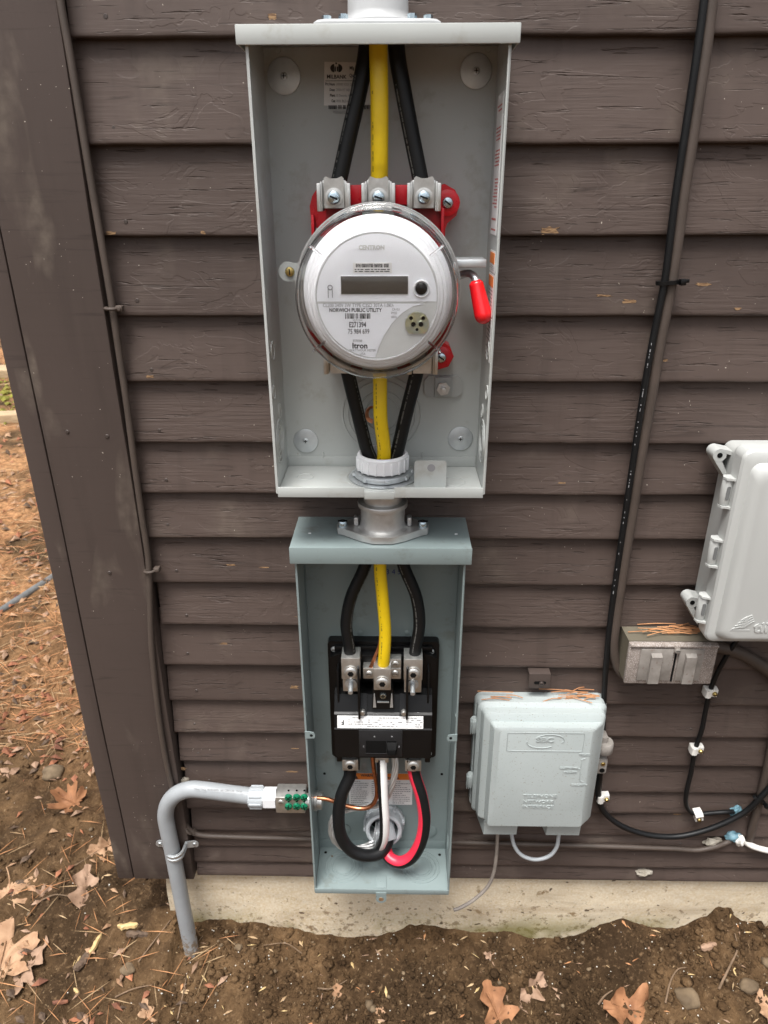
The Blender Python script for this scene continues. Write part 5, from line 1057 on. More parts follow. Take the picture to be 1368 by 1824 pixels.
for p, q in (((0.4091, -0.0350, 1.0006), ez1 - .030), ((0.4119, -0.0350, 0.7851), ez0 + .012)):
    b = MB(); e0 = ex0 + .012
    # loop-shaped mounting lug: round eye, two arms
    eye = [(p[0] + .0085 * math.cos(RAD(t)), p[2] + .0085 * math.sin(RAD(t))) for t in range(80, 281, 20)]
    o = [(e0, p[2] + .0040)] + eye + [(e0, p[2] - .0360)]
    h_in = [(e0 - .004, p[2] - .0250), (p[0] + .0110, p[2] - .0050), (p[0] + .0110, p[2] + .0010), (e0 - .004, p[2] - .0030)]
    b.prism(circ(p[0], p[2], .0085, 24), (-.046, -.024), 'y')
    b.prism([(e0, p[2] + .0050), (p[0], p[2] + .0085), (p[0] + .0015, p[2] + .0042), (e0, p[2] - .0005)], (-.0462, -.0235), 'y')
    b.prism([(p[0] - .0062, p[2] - .0058), (e0, p[2] - .0360), (e0, p[2] - .0290), (p[0] + .0010, p[2] - .0020)], (-.0458, -.0237), 'y')
    b.prism([(p[0], p[2] + .006), (p[0], p[2] - .006), (e0, p[2] - .033), (e0, p[2] + .002)], (-.0262, -.0240), 'y')
    lgo = b.build('mounting_lug', 'tii', te, 30)
    MB().lathe([(0, -.0004), (.0034, -.0004), (.0034, .001)], (p[0], -.0460, p[2]), 'y', 20).build('lug_hole', 'dark', lgo)
YL = -.0992
p = (0.4528, -0.1095, 0.7895); lg = MB(); YG = -.1096
for k in range(4):
    lg.prism([(p[0] - .014 + .003 * k, p[2] - .005 + .0042 * k), (p[0] + .002, p[2] - .0030 + .0042 * k), (p[0] + .013 - .0015 * k, p[2] + .007 + .0030 * k), (p[0] + .001, p[2] + .0002 + .0042 * k)], (YG - .0006, YG + .001), 'y')
lg.box((p[0] - .015, YG, p[2] - .008), (p[0] + .010, YG + .001, p[2] - .0068)); lg.build('embossed_logo', 'tii', lid)
text('embossed_print', 'tii', ((0.4673, -0.1095, 0.7862)[0], -.1096, (0.4673, -0.1095, 0.7862)[2]), .0215, 'tii', lid, .0007, 'LEFT', 1.15, 0, None, .0005)

# ================================================================ OUTDOOR OUTLET BOX
ob = thing('outlet_box', 'weathered metal outdoor outlet box with two flip covers under the grey enclosure', 'outlet box', (.39, -.02, .657))
ox0, ox1, oz0, oz1 = .3335, .4515, .6585, .7240
MB().frustum([[(a_, y, c_), (b_, y, c_), (b_, y, d_), (a_, y, d_)] for a_, b_, c_, d_, y in ((.3300, .4520, .6600, .7270, -.010), (.3310, .4520, .6595, .7255, -.052))]).build('body', 'olive', ob)
pl = MB().box((ox0 - .003, -.0600, oz0 - .001), (ox1 + .003, -.0522, oz1 + .0015), .0018).build('cover_plate', 'cast', ob)
xm = (ox0 + ox1) / 2 + .004
for a_, b_ in ((ox0 + .013, xm - .004), (xm + .004, ox1 - .016)):
    f_ = MB().box((a_, -.0622, oz0 + .006), (b_, -.0602, oz1 - .006), .002).build('flip_cover', 'castlid', pl)
    MB().frustum([[(c_ - w_, y, z_) for c_, w_, z_ in (((a_ + b_) / 2 - .001, .0075, oz0 + .0045), ((a_ + b_) / 2 - .001, -.0075, oz0 + .0045), ((a_ + b_) / 2 - .001, -.0075, zz), ((a_ + b_) / 2 - .001, .0075, zz))] for y, zz in ((-.0623, oz1 - .012), (-.0675, oz1 - .016))]).build('finger_lug', 'castlid', pl)
b = MB(); b.tube([(ox0 - .002, -.0605, oz1 - .001), (ox1 + .002, -.0605, oz1 - .001)], .0024, 10); b.box((xm - .0045, -.0650, oz1 - .010), (xm + .0030, -.0600, oz1 + .002), .001); b.build('hinge_pin', 'cast', pl)
MB().box((xm - .0012, -.0612, oz0 + .004), (xm + .0012, -.0601, oz1 - .010)).build('cover_gap', 'dark', pl)
link('screw', screw_mesh(.0042, .4, 'x', 'castlid'), pl, (xm - .0005, -.0652, oz1 - .0060))

# ================================================================ WALL CABLES
pts = [(0.3062, -0.0300, 1.5219), (0.3092, -0.0300, 1.4806), (0.3102, -0.0300, 1.4298), (0.3102, -0.0300, 1.3681), (0.3101, -0.0300, 1.2993), (0.3119, -0.0300, 1.2374), (0.3121, -0.0300, 1.2034), (0.3085, -0.0300, 1.1318), (0.3070, -0.0300, 1.0621), (0.3073, -0.0290, 0.9874), (0.3076, -0.0280, 0.9073), (0.3082, -0.0270, 0.8300), (0.3090, -0.0270, 0.7573), (0.3116, -0.0270, 0.6851), (0.3169, -0.0270, 0.6087), (0.3231, -0.0270, 0.5442)]; c_ = cable('coaxial_cable', 'long black cable running diagonally down the right side of the wall', pts, .0042, 'cblack', seg=12)
surf_print(c_, pts, .0042, .5, 'greyink', .46, .78, .0006, 77, .28)
cable('painted_cable', 'brown painted cable beside the long black one entering the outlet box', [(0.3162, -0.0250, 1.5231), (0.3183, -0.0250, 1.4816), (0.3201, -0.0250, 1.4305), (0.3204, -0.0250, 1.3685), (0.3203, -0.0250, 1.3050), (0.3218, -0.0250, 1.2461), (0.3218, -0.0250, 1.1901), (0.3197, -0.0250, 1.1308), (0.3193, -0.0250, 1.0608), (0.3178, -0.0250, 0.9937), (0.3182, -0.0250, 0.9184), (0.3174, -0.0250, 0.8465), (0.3176, -0.0250, 0.7748), (0.3180, -0.0260, 0.7331), (0.3199, -0.0260, 0.6993), (0.3270, -0.0260, 0.6696), (0.3388, -0.0260, 0.6495), (0.3544, -0.0240, 0.6431)], .0068, 'bcable', seg=14)
def ziptie(p, ang, r, label):
    z_ = thing('zip_tie', label, 'zip tie', p); b = MB(); b.X = Matrix.Translation(p) @ Matrix.Rotation(ang, 4, 'Y')
    o = [(x, y) for x, y in circ(0, 0, 1, 20)]
    ou = [(x * r * 1.35, y * r * .75) for x, y in o]; 
    b.frustum([[(x * 1.12, y * 1.15, h) for x, y in ou] for h in (-.0022, .0022)]); b.X = Matrix.Identity(4); b.build('band', 'bplast', z_)
    b = MB(); b.X = Matrix.Translation(p) @ Matrix.Rotation(ang, 4, 'Y'); b.box((r * 1.2, -.010, -.0035), (r * 1.2 + .0065, -.002, .0035), .0008); b.box((r * 1.2 + .006, -.008, -.0010), (r * 1.2 + .0105, -.0055, .0030), .0005); b.X = Matrix.Identity(4); b.build('head', 'bplast', z_)
ziptie((0.3173, -0.0280, 1.2075), RAD(-4), .0095, 'black zip tie holding the long black cable against the brown one')
# brown cable beside the corner board, carried along the bottom lap
cable('painted_cable', 'thin brown painted cable following the corner board down and along the bottom clapboards', [(-0.3460, -0.0260, 1.5226), (-0.3468, -0.0260, 1.4852), (-0.3452, -0.0260, 1.4336), (-0.3442, -0.0260, 1.3572), (-0.3430, -0.0260, 1.2832), (-0.3413, -0.0260, 1.1968), (-0.3415, -0.0260, 1.1304), (-0.3418, -0.0260, 1.0596), (-0.3435, -0.0260, 0.9840), (-0.3446, -0.0260, 0.9030), (-0.3446, -0.0270, 0.8390), (-0.3491, -0.0300, 0.7819), (-0.3568, -0.0340, 0.6986), (-0.3622, -0.0350, 0.5864), (-0.3633, -0.0350, 0.4978), (-0.3608, -0.0340, 0.4265), (-0.3590, -0.0260, 0.3691), (-0.3527, -0.0240, 0.3313), (-0.3343, -0.0240, 0.3082), (-0.2889, -0.0230, 0.3026), (-0.1930, -0.0230, 0.3002), (-0.0988, -0.0090, 0.2818), (-0.0112, -0.0080, 0.2795), (0.0762, -0.0090, 0.2794), (0.1704, -0.0230, 0.2944), (0.3419, -0.0230, 0.2907), (0.4657, -0.0230, 0.2875), (0.5136, -0.0230, 0.2843), (0.5445, -0.0240, 0.2939), (0.5622, -0.0240, 0.3047), (0.5778, -0.0100, 0.2942)], .0043, 'bcable', seg=10)
def cclip(p, ang, label, m_='bcable', s=1.):
    t_ = thing('cable_clip', label, 'cable clip', p, 'small clips holding cables'); b = MB(); X_ = Matrix.Translation(p) @ Matrix.Rotation(ang, 4, 'Y') @ Matrix.Scale(s, 4)
    b.X = X_; b.tube([(-.0068, .004, 0), (-.0062, -.005, 0), (0, -.0082, 0), (.0062, -.005, 0), (.0068, .004, 0)], .0019, 8, 4); b.box((.005, -.0035, -.0035), (.0135, .006, .0035), .0014); b.X = Matrix.Identity(4); b.build('band', m_, t_)
    b = MB(); b.X = X_; b.lathe([(0, -.0052), (.0022, -.0048), (.0026, -.003)], (.0098, 0, 0), 'y', 12); b.X = Matrix.Identity(4); b.build('nail_head', m_, t_)
cclip((-0.3423, -0.0260, 1.1780), RAD(2), 'brown painted cable clip at mid height beside the corner board'); cclip((-0.3435, -0.0280, 0.8217), RAD(-4), 'brown painted cable clip low down beside the corner board'); cclip((-0.3464, -0.0240, 0.3198), RAD(50), 'brown painted cable clip where the thin cable turns behind the grey pipe')
# coax on white clips
cable('coaxial_cable', 'thin black cable hanging from the grey enclosure through three white clips', [(0.5043, -0.0300, 0.7326), (0.4919, -0.0280, 0.7022), (0.4811, -0.0260, 0.6611), (0.4750, -0.0260, 0.6221), (0.4745, -0.0260, 0.5831), (0.4753, -0.0260, 0.5451), (0.4722, -0.0260, 0.5038), (0.4736, -0.0260, 0.4600), (0.4736, -0.0260, 0.4184), (0.4772, -0.0260, 0.3917), (0.4875, -0.0260, 0.3745), (0.5030, -0.0260, 0.3698), (0.5245, -0.0260, 0.3726), (0.5496, -0.0260, 0.3755), (0.5698, -0.0140, 0.3642)], .0036, 'cblack', seg=12)
cable('coaxial_cable', 'black cable sagging from under the telephone box towards the right edge', [(0.3253, -0.0300, 0.4907), (0.3285, -0.0300, 0.4501), (0.3309, -0.0290, 0.4170), (0.3393, -0.0290, 0.3853), (0.3601, -0.0290, 0.3583), (0.3907, -0.0290, 0.3372), (0.4299, -0.0290, 0.3237), (0.4721, -0.0290, 0.3219), (0.5112, -0.0300, 0.3352), (0.5480, -0.0310, 0.3584), (0.5743, -0.0320, 0.3847), (0.5893, -0.0340, 0.4162), (0.6069, -0.0340, 0.4579), (0.6232, -0.0340, 0.5209)], .0046, 'cblack', seg=14)
def wclip(p, ang, label):
    t_ = thing('cable_clip', label, 'cable clip', p, 'white nylon cable clips'); X_ = Matrix.Translation(p) @ Matrix.Rotation(ang, 4, 'Y')
    b = MB(); b.X = X_; n = 12
    o = [(-.0055 + .0062 * math.cos(RAD(90 + 180 * k / n)), -.0070 * math.sin(RAD(90 + 180 * k / n)) * 0 + 0) for k in range(0)]
    b.prism([(-.0095, .008), (-.0105, -.0005), (-.0090, -.0060), (-.0050, -.0078), (-.0010, -.0062), (.0005, -.0030), (.0095, -.0026), (.0100, .0005), (.0100, .008)], (-.0062, .0062), 'z'); b.X = Matrix.Identity(4); c_ = b.build('saddle', 'clip', t_, 25)
    b = MB(); b.X = X_; b.lathe([(0, -.0072), (.0022, -.0068), (.0036, -.0050), (.0038, -.0028), (0, -.0028)], (.0050, 0, -.0005), 'y', 14); b.box((.0020, -.0074, -.0010), (.0080, -.0062, 0), mi=1); b.X = Matrix.Identity(4); b.build('screw', ['brass', 'dark'], c_)
wclip((0.4754, -0.0270, 0.6177), RAD(2), 'white cable clip with brass screw just below the outlet box'); wclip((0.4739, -0.0270, 0.5070), RAD(0), 'white cable clip at the middle of the thin hanging black cable'); wclip((0.5012, -0.0270, 0.3671), RAD(75), 'lowest white cable clip where the thin black cable turns to the wall'); wclip((0.3395, -0.0290, 0.4062), RAD(-3), 'white cable clip just right of the telephone box')
cable('wall_pipe', 'brown painted pipe curving behind the grey enclosure at the right edge', [(0.4660, -0.0220, 0.6979), (0.5005, -0.0220, 0.6883), (0.5328, -0.0220, 0.6707), (0.5728, -0.0220, 0.6386), (0.6055, -0.0220, 0.5866)], .0095, 'bcable', cat='pipe')
cable('painted_cable', 'flat brown painted cable dropping to the sealed hole at lower right', [(0.5784, -0.0220, 0.6691), (0.5890, -0.0220, 0.5540), (0.5946, -0.0220, 0.4636), (0.5973, -0.0220, 0.3917), (0.5977, -0.0220, 0.3417), (0.6027, -0.0160, 0.2988)], .0062, 'bcable', seg=12)
cable('white_cable', 'short white cable leaving the sealed hole at lower right', [(0.5951, -0.0100, 0.2932), (0.6031, -0.0240, 0.2975), (0.6193, -0.0260, 0.2922), (0.6491, -0.0260, 0.2848), (0.7025, -0.0260, 0.2778)], .0050, 'clip', seg=12)
ziptie((0.5904, -0.0300, 0.4073), RAD(35), .0085, 'small black zip tie bundling the cables at the lower right edge')
def blob(name, label, p, size, m_, seed, cat):
    bm = bmesh.new(); bmesh.ops.create_icosphere(bm, subdivisions=3, radius=1)
    for v in bm.verts:
        d = 1 + .55 * noise.noise(v.co * 1.7 + Vector((seed, 0, 0))) + .25 * noise.noise(v.co * 4 + Vector((0, seed, 0))); v.co = Vector((v.co.x * size[0] * d + p[0], v.co.y * size[1] * d + p[1], v.co.z * size[2] * d + p[2]))
    return MB().bm(bm).build(name, m_, None, 60, label=label, cat=cat)
blob('sealant_blob', 'blue sealant plug behind the end of the thin black cable', (0.5659, -0.0180, 0.3659), (.0105, .007, .012), 'sealant', 3, 'sealant'); blob('sealant_blob', 'blue sealant lump at the sealed hole beside the white cable', (0.5736, -0.0180, 0.3124), (.014, .008, .009), 'sealant', 9, 'sealant')
blob('putty_lump', 'pale putty lump squeezed out just left of the white cable', (0.5820, -0.0240, 0.3089), (.007, .006, .010), 'clip', 5, 'putty'); blob('putty_lump', 'grey crumbly putty patch left of the lower blue sealant', (0.5435, -0.0180, 0.2975), (.016, .006, .008), 'putty', 12, 'putty'); blob('putty_lump', 'dirty nest of debris stuck on the lowest clapboard edge', (0.4367, -0.0140, 0.2193), (.014, .008, .006), 'putty', 15, 'debris')
blob('putty_lump', 'pale grit lump at the left end of a low clapboard above the pipe', (-0.3466, -0.0160, 0.4184), (.008, .005, .007), 'putty', 18, 'debris')

# ================================================================ NEEDLES LYING ON THE BOXES
def needles(name, label, c, ex, n, ln, m_, seed, zj=.002):
    b = MB(); r_ = random.Random(seed)
    for k in range(n):
        a_ = r_.gauss(0, .28); L = ln * r_.uniform(.5, 1.1); p = Vector((c[0] + r_.uniform(-ex, ex), c[1] + r_.uniform(-.012, .012), c[2] + r_.uniform(0, zj))); d = Vector((math.cos(a_), math.sin(a_) * .6, r_.gauss(.0, .05)))
        b.tube([p - d * L / 2, p + Vector((0, 0, r_.uniform(0, .003))), p + d * L / 2], .0007, 5, 3)
    return b.build(name, m_, None, label=label, kind='stuff')
p = (0.3953, -0.0300, 0.7392); needles('pine_needles', 'orange pine needles lying on top of the outlet box', (p[0], -.028, .7275), .040, 22, .055, 'needle', 3, .004)
needles('pine_needles', 'orange pine needles resting on top of the telephone box', (x0 + .095, -.030, z1 + .0008), .070, 14, .05, 'needle', 5, .003); needles('pine_needles', 'cluster of pine needles at the top right corner of the telephone box', (x1 - .03, -.028, z1 + .001), .012, 7, .03, 'needle', 8, .006)

# ================================================================ GROUND LITTER
def drop(p): return (p[0], p[1], ground_z(p[0], p[1]))
def leaf(label, p, size, ang, m_, kind_='maple', tilt=(0, 0), seed=1, curl=.3):
    r_ = random.Random(seed); p = drop(p); t_ = thing('fallen_leaf', label, 'leaf', p, 'fallen leaves on the soil')
    n = 64; out = []; LV = [r_.uniform(.7, 1.12) for _ in range(5)]; curl = curl * r_.uniform(1.2, 2.2)
    for k in range(n):
        t = 2 * math.pi * k / n
        if kind_ == 'maple':
            lob = max(1.0 * max(0, math.cos((t - RAD(90)) * 2.2)) ** 1.3 if abs(t - RAD(90)) < .72 else 0, .92 * max(0, math.cos((t - RAD(32)) * 2.6)) ** 1.3 if abs(t - RAD(32)) < .6 else 0, .92 * max(0, math.cos((t - RAD(148)) * 2.6)) ** 1.3 if abs(t - RAD(148)) < .6 else 0,
                      .6 * max(0, math.cos((t - RAD(-22 + 360)) * 2.8)) ** 1.3 if abs(t - RAD(338)) < .55 else 0, .6 * max(0, math.cos((t - RAD(202)) * 2.8)) ** 1.3 if abs(t - RAD(202)) < .55 else 0)
            rr = .36 + .66 * lob * LV[int(t / 6.2832 * 5) % 5] + .05 * math.sin(t * 17 + seed) + r_.uniform(-.045, .045); rr *= 1 - .35 * max(0, noise.noise((math.cos(t) * 1.7 + seed * 3, math.sin(t) * 1.7, seed)) - .15) * 2; x, y = rr * math.cos(t), rr * math.sin(t) + .15
        else:
            x, y = .42 * math.cos(t), 1.0 * math.sin(t); wv = 1 + .42 * math.sin(abs(math.sin(t / 1.0)) * 0 + y * 9.5) * (1 if abs(y) < .9 else .2); wv = 1 + .42 * math.sin(y * (8 + seed % 4) + seed + (1.2 if x > 0 else 0)) * (1 if abs(y) < .9 else .2); x *= wv * (1.05 - .25 * y); x += r_.uniform(-.03, .03) + .10 * math.sin(y * 2 + seed)
        out.append((x, y))
    def z_(x, y): return curl * (x * x * .55 + .25 * y * y * math.copysign(1, y) * .6) + .22 * noise.noise((x * 2.4 + seed, y * 2.4, 0)) + .09 * noise.noise((x * 6, y * 6 + seed, 2)) - .07 * max(0, 1 - abs(x) * 8) * .4
    vs = []; fs = []; rings = (.0, .3, .55, .78, 1.0)
    for s_ in rings[1:]:
        vs += [(x * s_, y * s_, z_(x * s_, y * s_)) for x, y in out]
    vs.append((0, 0, z_(0, 0))); c_ = len(vs) - 1
    for k in range(n):
        k2 = (k + 1) % n; fs.append((c_, k, k2))
        for q in range(3): fs.append((q * n + k, (q + 1) * n + k, (q + 1) * n + k2, q * n + k2))
    nb = len(vs); vs2 = [(x, y, z - .012) for x, y, z in vs]; fs2 = [tuple(i + nb for i in f[::-1]) for f in fs]
    rim = [(3 * n + k, 3 * n + (k + 1) % n, nb + 3 * n + (k + 1) % n, nb + 3 * n + k) for k in range(n)]
    X_ = Matrix.Translation((p[0], p[1], p[2] + .0025)) @ Matrix.Rotation(RAD(tilt[0]), 4, 'X') @ Matrix.Rotation(RAD(tilt[1]), 4, 'Y') @ Matrix.Rotation(RAD(ang), 4, 'Z') @ Matrix.Scale(size, 4)
    b = MB(); b.X = X_; b.add(vs + vs2, fs + fs2 + rim); b.build('blade', m_, t_, 70)
    b = MB(); b.X = X_; y0 = min(y for x, y in out if abs(x) < .2)
    b.tube([(0, .7, z_(0, .7) + .012), (0, .2, z_(0, .2) + .014), (0, y0, z_(0, y0) + .01), (.04, y0 - .25, .02), (.12, y0 - .5, .0)], lambda t: .022 * (1 - .3 * t), 6, 4); b.build('stem', m_, t_)
leaf('large tan lobed leaf lying flat at the far left edge', (-0.7835, 0.0942, 0.0500), .070, 200, 'leaf_a', 'maple', (8, 6), 1)
leaf('pale brown leaf at the lower left corner, larger of the pair', (-0.7145, -0.0740, 0.0300), .070, 10, 'leaf_a', 'maple', (14, 10), 2); leaf('pointed brown leaf lying right of the large one in the lower left corner', (-0.6666, -0.0629, 0.0300), .050, -30, 'leaf_b', 'oak', (12, -16), 3)
leaf('narrow dull brown oak leaf left of the foundation corner', (-0.6065, 0.0660, 0.0600), .050, 15, 'leaf_b', 'oak', (10, 20), 4, .5); leaf('crumpled orange brown leaf left of the corner board', (-0.7438, 0.3217, 0.0300), .050, 70, 'leaf_c', 'maple', (20, 10), 5, .9)
leaf('curled tan leaf close to the corner board foot', (-0.6208, 0.1908, 0.0600), .036, 120, 'leaf_a', 'oak', (30, 14), 6, .9)
leaf('broad orange leaf at the bottom edge below the telephone box', (0.1789, -0.1386, 0.0100), .056, 25, 'leaf_c', 'oak', (24, 14), 7, .6); leaf('torn pale leaf just above the broad orange leaf', (0.2479, -0.0910, 0.0200), .030, -50, 'leaf_b', 'oak', (34, 24), 8, 1.0)
leaf('curled orange and tan leaf at the bottom edge toward the right', (0.4100, -0.1289, 0.0150), .060, 80, 'leaf_c', 'oak', (24, 16), 9, .9); leaf('small pale leaf tip at the bottom right corner', (0.6319, -0.1335, 0.0100), .028, 10, 'leaf_a', 'oak', (20, 0), 10)
leaf('small brown leaf scrap among twigs at the left', (-0.7033, 0.0741, 0.0400), .020, -40, 'leaf_b', 'maple', (20, 10), 11, .7); leaf('small tan leaf fragment near the bottom left of centre', (-0.4212, -0.1463, 0.0200), .024, 33, 'leaf_a', 'oak', (22, 12), 12, .8)
leaf('small curled leaf fragment on dark soil below the boxes', (-0.0995, -0.0982, 0.0200), .016, 190, 'leaf_a', 'oak', (22, 12), 13, .8); leaf('tiny pale leaf flake on the soil at bottom centre', (-0.0245, -0.1288, 0.0100), .011, 190, 'leaf_a', 'maple', (22, 12), 14, .8)
leaf('grey brown leaf scrap on the soil right of centre', (0.1783, -0.0436, 0.0200), .016, 60, 'leaf_b', 'oak', (30, 20), 15, .8)
def chip(label, p, L, w_, h_, ang, m_, seed):
    r_ = random.Random(seed); p = drop(p); b = MB(); n = 9; lo_ = []
    ringz = []
    for k in range(n):
        t = k / (n - 1); x = (t - .5) * L; ww = w_ * (.75 + .4 * r_.random()) * (1 if 0 < k < n - 1 else .6); off = r_.uniform(-.15, .15) * w_
        ringz.append([(x + r_.uniform(-.1, .1) * w_, off + ww * .5 * c_, h_ * s_) for c_, s_ in ((-1, 0), (-.7, .8), (.1, 1.05), (.8, .7), (1, 0), (.5, -.3), (-.5, -.3))])
    b.X = Matrix.Translation((p[0], p[1], p[2] + h_ * .2)) @ Matrix.Rotation(RAD(ang), 4, 'Z') @ Matrix.Rotation(RAD(r_.uniform(-8, 8)), 4, 'Y'); b.frustum(ringz)
    return b.build('wood_chip', m_, None, 30, label=label, cat='wood chip')
chip('yellow split wood chip lying nearest the grey pipe', (-0.4960, -0.0114, 0.0400), .036, .011, .006, 8, 'chip', 1); chip('yellow wood chip standing upright left of the pipe', (-0.5513, -0.0316, 0.0300), .036, .009, .006, 75, 'chip', 2)
chip('dark barky chip between the yellow chips at lower left', (-0.5664, -0.0614, 0.0300), .034, .017, .006, 80, 'bark', 3); chip('small yellow splinter at lower left of the bark chip', (-0.5639, -0.1013, 0.0200), .013, .006, .003, -40, 'chip', 4)
chip('brown bark stick just below the yellow split chip', (-0.4706, -0.0282, 0.0300), .044, .012, .007, 6, 'bark', 5); chip('pale splinter along the left side of the bark chip', (-0.5766, -0.0543, 0.0300), .030, .005, .004, 85, 'chip', 6); chip('pale wood piece lying on the dark soil at right', (0.5661, -0.0444, 0.0300), .032, .012, .007, 8, 'leaf_b', 7); chip('reddish bark sliver near the bottom left', (-0.5809, -0.1244, 0.0150), .026, .007, .004, 8, 'mulch', 8)
def twig(label, pts, r_):
    P = [Vector(drop(p)) + Vector((0, 0, .003 + .004 * (i % 2))) for i, p in enumerate(pts)]
    MB().tube(P, lambda t: r_ * (1 - .55 * t), 7, 5).build('twig', 'twig', None, label=label, cat='twig')
twig('thin twig lying right of the buried pipe end', [(-0.3661, -0.1541, 0.0100), (-0.3681, -0.1003, 0.0200), (-0.3670, -0.0511, 0.0300), (-0.3507, -0.0295, 0.0500)], .0012); twig('forked twig near the pipe base at lower left', [(-0.4576, -0.0717, 0.0200), (-0.4422, -0.0449, 0.0300), (-0.4104, -0.0172, 0.0500)], .0016)
twig('knobbly twig on the soil at far right', [(0.5599, -0.1088, 0.0100), (0.5872, -0.0809, 0.0200), (0.6106, -0.0540, 0.0300), (0.6094, -0.0380, 0.0400)], .0022); twig('thin grey twig rising behind the curled leaf at right', [(0.4687, -0.1195, 0.0100), (0.4843, -0.0922, 0.0200), (0.5032, -0.0726, 0.0250), (0.5219, -0.0655, 0.0300)], .0017)
twig('small bundle twig on dark soil below the blue grey box', [(-0.1345, -0.0904, 0.0100), (-0.1105, -0.0865, 0.0200), (-0.0832, -0.0742, 0.0200)], .0016); twig('straight straw twig on soil below centre', [(-0.1654, -0.0391, 0.0400), (-0.1975, -0.0310, 0.0400), (-0.2378, -0.0380, 0.0400)], .0012)
twig('thin twig along the soil at bottom left', [(-0.4872, -0.1165, 0.0200), (-0.4550, -0.1093, 0.0200), (-0.4183, -0.1059, 0.0200)], .0014); twig('slender twig at left beyond the leaf', [(-0.6935, 0.0559, 0.0300), (-0.6649, 0.0585, 0.0400), (-0.6319, 0.0586, 0.0500)], .0017); twig('long bare twig at left of the corner board', [(-0.6715, 0.1263, 0.0400), (-0.6543, 0.1453, 0.0500), (-0.6330, 0.1791, 0.0600)], .0013)
twig('short stick near the broad orange leaf', [(0.3547, -0.1184, 0.0100), (0.3681, -0.1079, 0.0100), (0.3825, -0.1020, 0.0100)], .0020)
def stone(label, p, s, seed, m_='stone'):
    p = drop(p); bm = bmesh.new(); bmesh.ops.create_icosphere(bm, subdivisions=3, radius=1)
    for v in bm.verts: d = 1 + .3 * noise.noise(v.co * 1.3 + Vector((seed, 0, 0))) + .1 * noise.noise(v.co * 3 + Vector((0, seed, 0))); v.co = Vector((v.co.x * s * d + p[0], v.co.y * s * .8 * d + p[1], v.co.z * s * .62 * d + p[2] + s * .25))
    MB().bm(bm).build('stone', m_, None, 60, label=label, cat='stone', group='stones on the soil')
stone('rounded tan stone on the needles left of the corner board', (-0.8391, 0.4189, 0.0200), .026, 1); stone('half buried brown stone at lower left', (-0.4751, -0.0801, 0.0200), .013, 2); stone('smooth long brown stone half buried at bottom right', (0.5110, -0.1095, 0.0100), .022, 3); stone('dark round stone in the soil at the bottom right', (0.6080, -0.1099, 0.0100), .016, 4); stone('small pebble on soil left of the bottom centre', (-0.2837, -0.0404, 0.0300), .0075, 5); stone('dark pebble among leaves at far left', (-0.7679, 0.1090, 0.0400), .012, 6, 'bark')
cable('garden_hose', 'grey hose lying across the pine needles at the far left', [drop(q_) for q_ in ((-1.4098, 0.9654, 0.0200), (-1.3824, 1.0797, 0.0200), (-1.3567, 1.1755, 0.0200), (-1.3165, 1.2947, 0.0200), (-1.2775, 1.4603, 0.0200), (-1.2646, 1.6669, 0.0200))], .014, 'hose', cat='hose')
# distant timber edging and moss
def timber(label, a_, b_, w_, h_):
    A_, B_ = Vector((a_[0], a_[1], 0)), Vector((b_[0], b_[1], 0)); d = (B_ - A_); L = d.length; an = math.atan2(d.y, d.x); c_ = (A_ + B_) / 2
    b = MB(); b.X = Matrix.Translation(c_) @ Matrix.Rotation(an, 4, 'Z'); b.box((-L / 2, -w_ / 2, -.05), (L / 2, w_ / 2, h_), .008); b.build('timber', 'weathered', None, label=label, cat='timber', group='landscape timbers at the far left')
timber('weathered landscape timber farther from the house at the far left', (-4.1837, 4.4672, 0.0500), (-2.4982, 4.8371, 0.0500), .22, .06); timber('weathered landscape timber nearer the house at the far left', (-3.3620, 3.3056, 0.0500), (-1.8338, 3.5352, 0.0500), .11, .05)
def scatter(name, label, m_, n, fn, seed):
    r_ = random.Random(seed); b = MB()
    for _ in range(n): fn(b, r_)
    me = bpy.data.meshes.new(name); me.from_pydata(b.v, [], b.f)
    for q_ in (m_ if isinstance(m_, list) else [m_]): me.materials.append(M[q_])
    me.polygons.foreach_set('material_index', b.m)
    if name == 'soil_crumbs': me.polygons.foreach_set('use_smooth', [True] * len(me.polygons))
    return link(name, me, None, label=label, kind='stuff')
def left_pt(r_, rmin=.85, rmax=11):
    while True:
        R_ = math.exp(r_.uniform(math.log(rmin), math.log(rmax))); a_ = r_.uniform(RAD(92), RAD(168)); x, y = R_ * math.cos(a_), -.9 + R_ * math.sin(a_)
        if x < -.50 or (y < -.03 and x < -.3): return x, y, R_
def sliver(b, p, d, L, w_, h_, mi):
    s_ = Vector((-d.y, d.x, 0)) * w_; u = Vector((0, 0, h_)); A_, B_ = p - d * L / 2, p + d * L / 2; mid = p + u * .8
    n0 = len(b.v); b.v += [tuple(A_), tuple(mid - s_), tuple(mid + s_), tuple(B_), tuple(mid + u)]; b.f += [(n0, n0 + 1, n0 + 4), (n0, n0 + 4, n0 + 2), (n0 + 1, n0 + 3, n0 + 4), (n0 + 4, n0 + 3, n0 + 2)]; b.m += [mi] * 4
def f_needle(b, r_):
    x, y, R_ = left_pt(r_)
    dens = noise.noise((x * 1.6, y * 1.6, 5)) + .25
    if y < .5 and r_.random() > .12 or dens < 0 and r_.random() > .35: return
    a_ = r_.uniform(0, 6.28); sc = min(2.6, .75 + R_ * .22); sliver(b, Vector((x, y, ground_z(x, y) + .004 + r_.random() * .006)), Vector((math.cos(a_), math.sin(a_), r_.uniform(-.12, .12))), r_.uniform(.03, .09) * sc, .0009 * sc, .0016 * sc, 0 if r_.random() < .7 else 1)
scatter('needle_litter', 'orange pine needles and straw covering the yard left of the house', ['needle', 'straw'], 22000, f_needle, 11)
